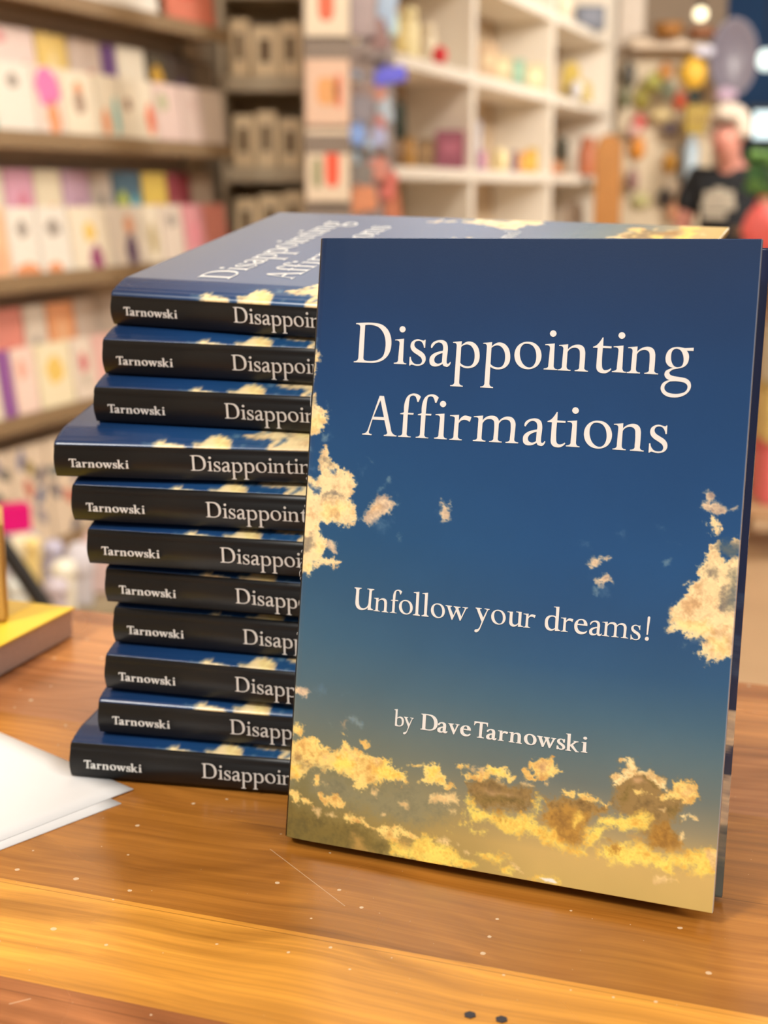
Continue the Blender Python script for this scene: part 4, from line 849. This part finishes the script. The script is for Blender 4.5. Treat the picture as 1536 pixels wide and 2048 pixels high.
SPK=[(725,30,26,40,(170,150,150),'mauve grey packet, highest on the stand side'),(770,20,20,36,(170,196,226),'pale blue packet beside the top of the cubby shelf'),(778,48,18,22,(214,240,236),'icy white packet under the pale blue one'),(752,70,22,30,(150,110,104),'dull red packet below the mauve one'),(722,118,24,26,(150,130,120),'taupe packet below the dull red one'),(712,142,16,14,(150,160,184),'small slate blue packet on the stand side'),(775,152,36,15,(104,104,240),'bright violet blue packet sticking out of the stand'),(728,190,22,24,(160,130,120),'brown pink packet below the violet blue one'),(755,190,16,14,(216,150,130),'salmon packet right of the brown pink one'),(722,220,24,24,(146,140,148),'grey packet above the bright blue ones'),(768,222,16,24,(184,200,214),'pale grey blue packet right of the grey one'),(752,250,18,18,(206,134,124),'dusty rose packet on the stand side'),(712,270,18,18,(140,176,240),'sky blue packet on the stand side'),(755,275,17,16,(186,190,226),'lavender packet right of the sky blue one'),(727,304,20,20,(190,224,244),'very pale blue packet below the sky blue one'),(752,338,22,22,(216,146,130),'rose orange packet below the pale blue one'),(776,372,16,26,(222,124,112),'coral packet low on the stand side'),(782,412,18,30,(206,130,96),'terracotta packet lowest on the stand side'),(722,400,30,24,(224,150,110),'orange print packet low near the stand front'),(722,352,22,22,(140,134,128),'dark grey packet above the orange print one')]
for k,(px,py,rx,ry,cc,lab) in enumerate(SPK):
    Y=4.06+.10*((px-700)/90)+.012*(k%3); q=at(px,py,Y); mb=MB(); mb.box((0,0,0),(2*rx*Y/2840,.014,2*ry*Y/2840),bev=.005); mb.box((0,0,ry*Y/2840+.004),(.012,.004,.014),bev=.001)
    o=mb.build('hanging_packet',mat(cc,.35,var=.08,scale=25),None,place(q.x,q.y,q.z)@Matrix.Rotation(.25*math.sin(k*1.7),4,'Y')); tag(o,lab,'packet','packets hanging on the wire stand')
# ------------------------------------------------------------------ white cubby shelving
Q0=at(945,338,5.36); Q0=Vector((Q0.x,Q0.y,0)); MWH=mat((236,228,214),.45,'white_board',var=.02)
cs=[rs(px,0,Q0) for px in (711,945,1100,1208)]; step=cs[2]-cs[1]; cs=[rs(772,0,Q0),0,step,2*step]
zz=[.277-.36*2-.0,.277-.36,.277-.0,.277+.34,.277+.68,.277+1.02]; zz=[-.743,-.403,-.063,.277,.617,.957,1.297]
CUM=Matrix(((U_.x,-N_.x,0,Q0.x),(U_.y,-N_.y,0,Q0.y),(0,0,1,0),(0,0,0,1)))
cub=empty('cubby_shelf',CUM); tag(cub,'white cubby shelving unit with square compartments along the wall','shelf unit')
for z in zz:
    mb=MB(); mb.box(((cs[0]+cs[3])/2,.125,z-.022),(cs[3]-cs[0]+.06,.26,.040),bev=.002); mb.build('shelf_board',MWH,cub)
for k,s in enumerate(cs):
    mb=MB(); mb.box((s+(.06 if k==3 else 0),.127,.17),(.055 if k<3 else .17,.256,2.24),bev=.002); mb.build('divider',MWH,cub)
mb=MB(); mb.box(((cs[0]+cs[3])/2,.265,.17),(cs[3]-cs[0],.02,2.24)); mb.build('back_panel',mat((190,166,136),.7,'tan_back'),cub)
def cubitem(name,px,py0,py1,wpx,c,label,cat,shape='box',t=-.06,depth=.12,grp='goods on the white cubby shelves',rough=.5):
    P=Q0+N_*t; s=rs(px,0,P); pos=P+U_*s; Y=pos.y; w=wpx*Y/2840; 
    zb=min(zz,key=lambda q:abs(q-at(px,py1,Y).z)); H=max(.03,(py1-py0)*Y/2840)
    M=Matrix(((1,0,0,pos.x),(0,1,0,pos.y),(0,0,1,zb-.001),(0,0,0,1))); m=mat(c,rough,var=.10,scale=14); mb=MB(); d=min(depth,.13)
    if shape=='box':
        mb.box((0,0,H/2),(w,d*.7,H),bev=min(w,H)*.05); mb.box((0,-d*.35-.001,H*.55),(w*.6,.002,H*.35),mi=1); o=mb.build(name,[m,mat(tuple(min(255,int(x*1.12+12)) for x in c),rough)],None,M)
    elif shape=='jar':
        r=w/2; mb.lathe([(0,0),(r*.92,0),(r,H*.06),(r,H*.68),(r*.72,H*.78),(r*.72,H*.82),(r*.8,H*.82),(r*.8,H),(0,H)]); o=mb.build(name,m,None,M)
    elif shape=='ball':
        mb.blob((0,0,H/2),(w/2,w/2,H/2)); mb.lathe([(0,0),(w*.25,0),(w*.25,.006),(0,.006)]); o=mb.build(name,m,None,M)
    elif shape=='bag':
        mb.prism([(-w/2,0),(w/2,0),(w*.44,H*.8),(w*.2,H),(-w*.2,H),(-w*.46,H*.8)],-d*.3,d*.3,M=FT); o=mb.build(name,m,None,M)
    elif shape=='plant':
        mb.lathe([(0,0),(w*.28,0),(w*.36,H*.4),(0,H*.4)],mi=1)
        for k in range(9):
            a=k*2.4; mb.blob((w*.22*math.cos(a),w*.22*math.sin(a),H*(.55+.05*k%.4)),(w*.2,w*.12,H*.2))
        o=mb.build(name,[m,mat((150,120,90),.7)],None,M)
    tag(o,label,cat,grp); return o
cubitem('candle_jar',815,30,125,42,(236,222,170),'tall cream candle jar beside the stand, cubby row above the violet packet','jar','jar')
cubitem('candle_jar',800,60,122,26,(222,200,130),'yellowish candle jar left of the red ball','jar','jar',t=-.0)
cubitem('candle_jar',852,34,118,36,(226,212,182),'beige candle jar right of the tall cream one','jar','jar',t=-.13)
cubitem('dark_basket',838,0,30,60,(130,92,34),'brown basket up behind the candle jars','basket','box',t=-.15)
cubitem('red_ball_ornament',876,94,130,30,(214,42,52),'small round red ornament on the upper cubby board','ornament','ball',t=-.02)
cubitem('gift_carton',972,84,150,34,(226,196,160),'peach carton at the left of the middle column, upper row','carton','box')
cubitem('gift_carton',1000,108,156,34,(220,206,170),'cream carton next to the mint box','carton','box',t=-.03)
cubitem('gift_carton',1030,115,163,24,(160,200,176),'mint green box between the cream cartons','carton','box',t=-.03)
cubitem('gift_carton',1062,122,172,36,(222,208,168),'pale yellow carton right of the mint box','carton','box',t=-.05)
cubitem('wicker_basket',1134,110,180,36,(192,166,74),'olive yellow basket at the far right upper compartment','basket','bag',t=-.04)
cubitem('wicker_basket',1178,104,190,40,(150,116,36),'dark olive basket behind the white ball','basket','bag',t=-.14)
cubitem('white_ball_ornament',1146,114,150,26,(214,212,214),'white round ornament in front of the olive baskets','ornament','ball',t=0.0)
cubitem('seed_pouch',1160,150,186,30,(190,170,96),'pale olive pouch under the white ornament','pouch','bag',t=.01)
cubitem('book_set',898,240,312,56,(156,84,104),'burgundy boxed book set in the left compartment of the middle row','book set','box')
cubitem('amber_jar',818,262,318,24,(176,128,50),'small amber jar left of the burgundy book set','jar','jar')
cubitem('tan_carton',850,262,318,34,(142,112,74),'dull brown carton between amber jar and burgundy set','carton','box',t=-.12)
cubitem('leafy_plant',797,205,322,36,(40,52,36),'dark leafy pot plant beside the wire stand','plant','plant',t=-.0)
cubitem('notebook',955,230,322,10,(206,206,220),'thin pale upright notebook by the first divider','notebook','box')
cubitem('notebook',963,290,326,14,(216,160,196),'short pink notebook leaning by the first divider','notebook','box',t=-.02)
cubitem('candle_jar',998,282,326,36,(240,222,170),'round cream candle pot in the middle row','jar','ball')
cubitem('candle_jar',1028,290,330,16,(140,110,130),'mauve little jar right of the cream pot','jar','jar')
cubitem('soap_carton',1046,296,334,28,(226,164,76),'orange soap carton in the middle row','carton','box')
cubitem('soap_carton',1062,290,336,18,(214,180,70),'mustard soap carton right of the orange one','carton','box',t=-.03)
cubitem('trinket_jar',1055,272,300,26,(160,140,136),'grey lilac trinket pot behind the soap cartons','jar','jar',t=-.15)
cubitem('dark_plant',1120,270,338,36,(64,60,44),'dark green plant in the right compartment, middle row','plant','plant',t=-.10)
cubitem('rust_pouch',1108,318,340,22,(190,124,84),'small rust pouch beside the dark plant','pouch','bag',t=0)
cubitem('terracotta_pot',1172,266,338,36,(190,112,76),'terracotta pot at the right end of the middle row','pot','jar')
cubitem('black_storage_box',858,396,470,86,(22,18,16),'black storage box on the bottom visible cubby row','box','box',rough=.4)
cubitem('grey_sack',1146,384,470,46,(166,146,126),'grey beige sack low in the right compartment','sack','bag')
cubitem('navy_frame',1168,6,50,56,(104,108,120),'slate blue tray on the topmost visible board','tray','box',t=-.02)
cubitem('cream_bowl',1112,-36,22,40,(238,218,190),'cream bowl standing above the slate tray','bowl','ball',t=-.06)
# round tipped wooden board standing against the cubby end
q=at(1212,470,7.0); zt=at(1212,268,7.0).z; h_=zt-FLOOR; w=52*7.0/2840
mb=MB(); mb.prism([(-w/2,0),(w/2,0),(w/2,h_-w*.5)]+[(w/2*math.cos(a),h_-w*.5+w*.5*math.sin(a)) for a in [math.pi*k/12 for k in range(1,12)]]+[(-w/2,h_-w*.5)],-.012,.012,M=FT)
o=mb.build('wooden_board',mat((172,116,54),.5,'oak',var=.15,scale=10),None,place(q.x,7.0,FLOOR)); tag(o,'tall brown wooden board with round top standing by the cubby end','board')
# ------------------------------------------------------------------ cream display column with ornaments
DY=8.3; xa,xb=at(1232,300,DY).x,at(1424,300,DY).x; dcx=(xa+xb)/2
dc=empty('display_column',place(dcx,DY+.12,0,0)); tag(dc,'tall cream display column hung with small colourful ornaments','display stand')
mb=MB(); mb.box((0,0,(FLOOR+at(0,92,DY).z)/2),(xb-xa,.22,at(0,92,DY).z-FLOOR),bev=.006); mb.build('column_body',mat((226,208,178),.6,'cream_paint',var=.04,scale=6),dc)
mb=MB(); mb.box((-.02,-.16,at(0,92,DY).z),(xb-xa-.1,.34,.05),bev=.004); mb.build('top_shelf',mat((228,206,178),.5),dc)
mb=MB(); mb.box((-(xb-xa)/2+.06,-.10,at(0,20,DY).z),(.14,.06,.50)); mb.build('side_post',mat((226,210,192),.5),dc)
ORN=[(1258,150,14,24,(96,90,80),'dark grey ornament at the column top left'),(1250,196,8,22,(96,110,70),'dark green slim ornament on the column left edge'),(1285,196,16,22,(190,178,84),'mustard lozenge ornament right of the green one'),(1308,164,16,16,(206,206,110),'lime yellow ornament near the column top'),(1332,143,13,16,(232,160,84),'orange ornament near the column top'),(1336,180,16,18,(190,204,180),'pale green ornament below the orange one'),(1360,202,13,17,(232,108,72),'vermilion round ornament at mid column'),(1324,228,22,16,(238,216,160),'pale butter yellow ornament in the middle of the column'),(1278,246,14,16,(224,96,90),'red ornament on the left half of the column'),(1268,262,14,12,(240,196,184),'blush ornament just below the red one'),(1275,296,15,22,(236,152,50),'bright orange egg shaped ornament on the left'),(1342,258,17,12,(112,98,104),'dark purple grey ornament in the middle'),(1340,326,13,20,(214,156,56),'ochre ornament at the lower middle'),(1266,360,12,22,(168,128,120),'dusky rose ornament low on the left'),(1330,396,15,18,(80,72,70),'charcoal ornament low in the middle'),(1372,382,14,14,(150,100,130),'plum ornament low on the right'),(1282,402,18,14,(206,200,140),'pale olive ornament at the lower left'),(1348,424,12,18,(226,160,120),'apricot ornament at the column bottom'),(1364,330,7,40,(96,82,66),'long thin brown ornament hanging on the column right'),(1390,190,14,14,(70,92,96),'dark teal ornament above the olive box')]
for px,py,rx,ry,c_,lab in ORN:
    Y=DY-.025-.052*(ORN.index((px,py,rx,ry,c_,lab))%2); q=at(px,py,Y); mb=MB(); mb.blob((0,0,0),(rx*Y/2840,.024,ry*Y/2840),noise=.12); mb.tube([(0,.0,ry*Y/2840*.9),(0,.004,ry*Y/2840+.03)],.003,seg=6)
    o=mb.build('hanging_ornament',mat(c_,.4,var=.08),None,place(q.x,q.y,q.z)); tag(o,lab,'ornament','ornaments on the cream column')
def simple(mb,name,m,px,py,Y,label,cat,rz=0,grp=None):
    q=at(px,py,Y); o=mb.build(name,m,None,place(q.x,q.y,q.z,rz)); return tag(o,label,cat,grp)
k=8.0/2840
mb=MB(); mb.blob((0,0,0),(26*k,26*k,30*k),noise=.1); mb.tube([(0,0,28*k),(0,0,40*k)],.004); simple(mb,'hanging_ornament',mat((246,196,70),.4,var=.1),1386,148,7.9,'biggest golden yellow ornament at the column top right','ornament',grp='ornaments on the cream column')
mb=MB(); mb.lathe([(0,0),(24*k,0),(30*k,26*k),(27*k,26*k),(21*k,6*k),(0,6*k)]); q=at(1336,70,8.05); o=mb.build('brown_bowl',mat((166,112,52),.5,var=.1),None,place(q.x,q.y,at(0,92,DY).z+.027)); tag(o,'brown wooden bowl on top of the cream column','bowl')
mb=MB(); mb.lathe([(0,0),(24*k,0),(28*k,16*k),(24*k,16*k),(20*k,4*k),(0,4*k)]); q=at(1402,70,8.05); o=mb.build('brown_dish',mat((150,96,64),.5,var=.1),None,place(q.x,q.y,at(0,92,DY).z+.027)); tag(o,'reddish brown dish on the column top, right of the bowl','dish')
# globe bulb
q=at(1401,28,7.9); lamp=empty('globe_lamp',place(q.x,q.y,q.z)); tag(lamp,'small glowing round bulb hanging above the cream column','lamp')
mb=MB(); mb.blob((0,0,0),(.035,.035,.035)); mb.build('bulb',mat((255,244,205),.4,'glowing_bulb',var=0,emit=2.2),lamp)
mb=MB(); mb.lathe([(0,.03),(.016,.03),(.016,.07),(0,.07)]); mb.tube([(0,0,.07),(0,0,1.79-q.z)],.004,seg=6); mb.build('cord',mat((60,50,40),.5),lamp)
# round grey tray, olive box, bottle
mb=MB(); Mr=Matrix.Rotation(math.pi/2,4,'X')@Matrix.Rotation(0,4,'Y'); mb.lathe([(0,0),(.92,0),(1,.05),(.97,.12),(.9,.09),(0,.07)],seg=40,M=Matrix.Diagonal((47*k,.05/.12,74*k,1))@Mr)
simple(mb,'round_mirror',mat((128,122,136),.35,'grey_glass',var=.05),1464,116,8.05,'large round grey mirror at the right of the column top','mirror')
mb=MB(); mb.box((0,0,0),(54*k,.10,54*k),bev=.006); mb.box((0,-.052,0),(36*k,.002,24*k),mi=1); simple(mb,'tin_box',[mat((182,152,28),.4,var=.06),mat((166,134,20),.4)],1396,240,8.1,'olive gold tin hanging at the column right edge','tin')
mb=MB(); mb.lathe([(0,-46*k),(14*k,-46*k),(15*k,-40*k),(15*k,24*k),(7*k,34*k),(7*k,46*k),(0,46*k)]); simple(mb,'blue_bottle',mat((186,206,220),.25,var=.06),1382,320,8.0,'pale blue bottle under the olive gold tin','bottle')
mb=MB(); mb.blob((0,0,0),(22*k,.04,14*k),noise=.1); simple(mb,'lavender_sachet',mat((206,180,206),.6,var=.06),1452,190,7.95,'lavender sachet just below the round mirror','sachet')
mb=MB(); mb.box((0,0,0),(.10,.05,.05),bev=.01); simple(mb,'ceramic_tag',mat((206,204,224),.4),1408,102,8.0,'pale lilac small box below the brown dish','box')
# lit shop lamps and window at the far right
mb=MB(); mb.blob((0,0,0),(.058,.058,.066)); q=at(1532,120,9.5); lw=empty('wall_lamp',place(q.x,q.y,q.z)); tag(lw,'round white glowing lamp at the right picture edge on the blue wall','lamp')
mb.build('shade',mat((236,255,250),.4,'white_glow',var=0,emit=1.6),lw); mb=MB(); mb.tube([(0,0,.06),(0,0,1.79-q.z)],.006,seg=6); mb.build('cord',mat((50,50,50),.5),lw)
wz0,wz1=at(1530,300,10.8).z,at(1530,222,10.8).z; wx0=at(1508,260,10.8).x
mb=MB(); mb.box((wx0+.6,10.84,(wz0+wz1)/2),(1.2,.02,wz1-wz0)); struct(mb,'window_1',mat((226,250,255),.3,'daylight_pane',var=0,emit=1.5))
mb=MB(); mb.box((wx0+.6,10.845,wz1+.02),(1.28,.05,.04)); mb.box((wx0+.6,10.845,wz0-.02),(1.28,.05,.04)); mb.box((wx0-.02,10.845,(wz0+wz1)/2),(.04,.05,wz1-wz0)); struct(mb,'window_1_frame',mat((90,96,100),.5))
mb=MB(); mb.box((3.6,10.83,at(0,330,10.8).z-.55),(8,.02,1.5)); struct(mb,'trim_1',mat((46,62,68),.7,'dark_teal_panel',var=.1))
# ------------------------------------------------------------------ person
def skin_body(name,verts,edges,rad,m,parent,M=None,sub=2):
    me=bpy.data.meshes.new(name); me.from_pydata(verts,edges,[]); o=bpy.data.objects.new(name,me); link(o)
    sk=o.modifiers.new('skin','SKIN'); sk.use_smooth_shade=True; ss=o.modifiers.new('sub','SUBSURF'); ss.levels=ss.render_levels=sub
    for i,r in enumerate(rad): me.skin_vertices[0].data[i].radius=(r,r) if not isinstance(r,tuple) else r
    me.skin_vertices[0].data[0].use_root=True
    dg=bpy.context.evaluated_depsgraph_get(); me2=bpy.data.meshes.new_from_object(o.evaluated_get(dg)); me2.name=name; bpy.data.objects.remove(o)
    me2.materials.clear(); me2.materials.append(m)
    for p_ in me2.polygons: p_.use_smooth=True
    o=bpy.data.objects.new(name,me2); link(o); o.parent=parent; return o
PY=7.0; hp=at(1466,276,PY)                      # middle of the head
per=empty('person',place(hp.x,PY,FLOOR,math.radians(-35))); tag(per,'person with short grey hair in a black printed t-shirt, looking down','person')
hz=hp.z-FLOOR
SKIN=mat((206,142,126),.5,'skin',var=.05,scale=20)
V=[(0,0,.86),(0,.01,1.03),(0,.03,hz-.26),(0,.0,hz-.135),(0,-.045,hz-.09),(0,-.075,hz-.02),(0,-.075,hz+.062)]
Rr=[(.14,.11),(.135,.10),(.15,.105),(.06,.06),(.055,.058),(.075,.095),(.068,.085)]
E_=[(0,1),(1,2),(2,3),(3,4),(4,5),(5,6)]
def limb(start,pts,rads):
    p_=start
    for q,r in zip(pts,rads): V.append(q); Rr.append(r); E_.append((p_,len(V)-1)); p_=len(V)-1
    return p_
for sx_ in (-1,1):
    e=limb(2,[(sx_*.17,.02,hz-.185),(sx_*.225,.0,hz-.36),(sx_*.235,-.02,hz-.48),(sx_*.20,-.16,hz-.60),(sx_*.17,-.25,hz-.64),(sx_*.165,-.30,hz-.655)],[.058,.050,.046,.040,.032,.034])
    for f_ in range(4): limb(e,[(sx_*(.165+(f_-1.5)*.016),-.345,hz-.660),(sx_*(.165+(f_-1.5)*.018),-.375+.004*abs(f_-1.5),hz-.678),(sx_*(.165+(f_-1.5)*.018),-.388,hz-.70)],[.0095,.0085,.007])
    limb(e,[(sx_*.125,-.325,hz-.660),(sx_*.112,-.355,hz-.668)],[.011,.009])
    limb(0,[(sx_*.09,0,.80),(sx_*.10,-.01,.46),(sx_*.10,.015,.10),(sx_*.105,-.03,.035),(sx_*.11,-.12,.03)],[.092,.060,.042,.042,.035])
skin_body('body',V,E_,Rr,SKIN,per)
# face details, hair, clothes
mb=MB(); hc=Vector((0,-.075,hz+.02))
mb.blob(hc+Vector((0,-.096,-.022)),(.014,.018,.022)); mb.build('nose',SKIN,per)
for sx_ in (-1,1):
    mb=MB(); mb.blob(hc+Vector((sx_*.076,.01,-.01)),(.012,.02,.03)); mb.build('ear',SKIN,per)
    mb=MB(); mb.blob(hc+Vector((sx_*.03,-.090,.012)),(.012,.008,.008)); mb.build('eye',mat((60,46,40),.3,var=0),per)
mb=MB(); mb.blob(hc+Vector((0,-.088,-.062)),(.024,.010,.007)); mb.build('mouth',mat((170,90,86),.5,var=0),per)
mb=MB()
for k in range(70):
    a=k*2.399; v=1-k/70*1.15; r=math.sqrt(max(0,1-v*v)); d=Vector((r*math.cos(a),r*math.sin(a),v))
    if d.y<-.35 and d.z<.55: continue
    mb.blob(hc+Vector((d.x*.078,d.y*.100+.012,d.z*.105+.012)),(.030,.030,.026),noise=.1)
mb.build('hair',mat((214,200,184),.8,'grey_hair',var=.15,scale=60),per)
V2=[(0,.005,.80),(0,.012,1.03),(0,.03,hz-.24),(0,.018,hz-.150)]; R2=[(.165,.125),(.158,.12),(.17,.12),(.085,.075)]; E2=[(0,1),(1,2),(2,3)]
for sx_ in (-1,1):
    V2+= [(sx_*.17,.02,hz-.19),(sx_*.225,.0,hz-.36)]; R2+=[.080,.072]; E2+=[(2,len(V2)-2),(len(V2)-2,len(V2)-1)]
skin_body('t_shirt',V2,E2,R2,mat((22,26,32),.75,'black_cotton',var=.08),per)
mb=MB()
for k,(x,z,w,h) in enumerate([(-.05,hz-.27,.05,.045),(.0,hz-.26,.05,.06),(.05,hz-.27,.05,.05),(0,hz-.315,.17,.04),(-.02,hz-.36,.12,.035)]): mb.box((x,-.136-.004*(k%2),z),(w,.012,h),bev=.004)
mb.build('shirt_print',mat((190,182,166),.7),per)
V3=[(0,.0,.84),(0,.0,.88)]; R3=[(.16,.12),(.158,.118)]; E3=[(0,1)]
for sx_ in (-1,1):
    V3+=[(sx_*.09,0,.76),(sx_*.10,-.01,.46),(sx_*.10,.01,.09)]; R3+=[.108,.078,.066]; n_=len(V3); E3+=[(0,n_-3),(n_-3,n_-2),(n_-2,n_-1)]
skin_body('trousers',V3,E3,R3,mat((52,58,78),.8,'dark_denim',var=.1),per)
for sx_ in (-1,1):
    mb=MB(); mb.blob((sx_*.107,-.07,.045),(.055,.135,.055)); mb.box((sx_*.107,-.07,.012),(.1,.25,.022),bev=.008); mb.build('shoe',mat((40,36,34),.5),per)
# ------------------------------------------------------------------ plants and coral bag at the far right
q=at(1522,470,5.6); st=empty('plant_stand',place(q.x+.06,5.6,0)); tag(st,'dark side table at the far right carrying the green plant','table')
zt=at(1522,455,5.6).z; mb=MB(); mb.lathe([(0,zt-.03),(.17,zt-.03),(.17,zt),(0,zt)]); mb.build('table_top',mat((120,96,76),.5),st)
mb=MB(); mb.tube([(0,0,FLOOR+.02),(0,0,zt-.03)],.022); mb.lathe([(0,FLOOR),(.13,FLOOR),(.13,FLOOR+.02),(0,FLOOR+.02)]); mb.build('pedestal',mat((80,64,50),.5),st)
pl=empty('potted_plant',place(q.x+.06,5.6,zt)); tag(pl,'bushy green plant in a cream pot at the right picture edge','plant')
mb=MB(); mb.lathe([(0,0),(.055,0),(.075,.11),(.066,.11),(.05,.02),(0,.02)]); mb.build('pot',mat((206,188,160),.6),pl)
mb=MB(); rr=random.Random(5)
for k_ in range(46):
    a=k_*2.399; r=.03+.085*math.sqrt(rr.random()); h=.11+.17*rr.random(); p_=Vector((r*math.cos(a),r*math.sin(a),h)); 
    mb.blob(p_,(.030,.014,.020),mi=k_%2,M=Matrix.Rotation(a,3,'Z')@Matrix.Rotation(rr.uniform(-.8,.8),3,'Y')); mb.tube([(0,0,.06),p_*.5+Vector((0,0,.05)),p_],.003,seg=5)
mb.build('foliage',[mat((96,140,60),.5,var=.2),mat((64,116,62),.5,var=.2)],pl)
CY=4.6; q=at(1514,455,CY); bag=empty('gift_bag',place(q.x+.02,CY,0)); tag(bag,'coral pink paper bag on a stool at the right picture edge','bag')
mb=MB(); zb=at(1500,505,CY).z; mb.blob((0,0,zb+.075),(.066,.05,.075),noise=.08); mb.box((0,0,zb+.03),(.11,.08,.06),bev=.02); mb.build('bag_body',mat((244,112,108),.55,'coral_paper',var=.08,scale=15),bag)
mb=MB(); mb.tube([(.03*math.cos(a),0,zb+.145+.03*math.sin(a)) for a in [math.pi*k_/8 for k_ in range(9)]],.004,seg=6); mb.build('handle',mat((226,96,96),.5),bag)
sl=empty('stool',place(q.x+.14,CY,0)); tag(sl,'tan wooden stool under the coral pink bag','stool')
mb=MB(); mb.lathe([(0,zb-.035),(.20,zb-.035),(.20,zb),(0,zb)]); mb.build('seat',mat((212,170,130),.5),sl)
for a in (.3,1.87,3.44,5.01): mb=MB(); mb.tube([(.17*math.cos(a),.17*math.sin(a),zb-.03),(.21*math.cos(a),.21*math.sin(a),FLOOR)],.016); mb.build('leg',mat((190,150,112),.5),sl)
mb=MB(); mb.lathe([(0,-.825),(.205,-.825),(.205,-.80),(0,-.80)]); mb.build('lower_shelf',mat((212,170,130),.5),sl)
zc=-.799
for w,h,c_,lab in ((.19,.20,(236,120,120),'rose red storage bin on the lower shelf of the wooden stool'),(.18,.19,(232,206,130),'straw yellow storage bin on top of the rose red one'),(.17,.18,(222,214,190),'pale storage bin topmost under the stool seat')):
    mb=MB(); mb.box((0,0,(h-.014)/2),(w,.17,h-.014),bev=.008); mb.box((0,0,h-.007),(w*1.04,.18,.012),bev=.003); mb.box((0,-.088,h*.55),(.05,.01,.02))
    o=mb.build('storage_bin',mat(c_,.5,var=.06),None,place(sl.matrix_world.translation.x,CY,zc)); zc+=h+.001; tag(o,lab,'storage bin','storage bins under the stool')
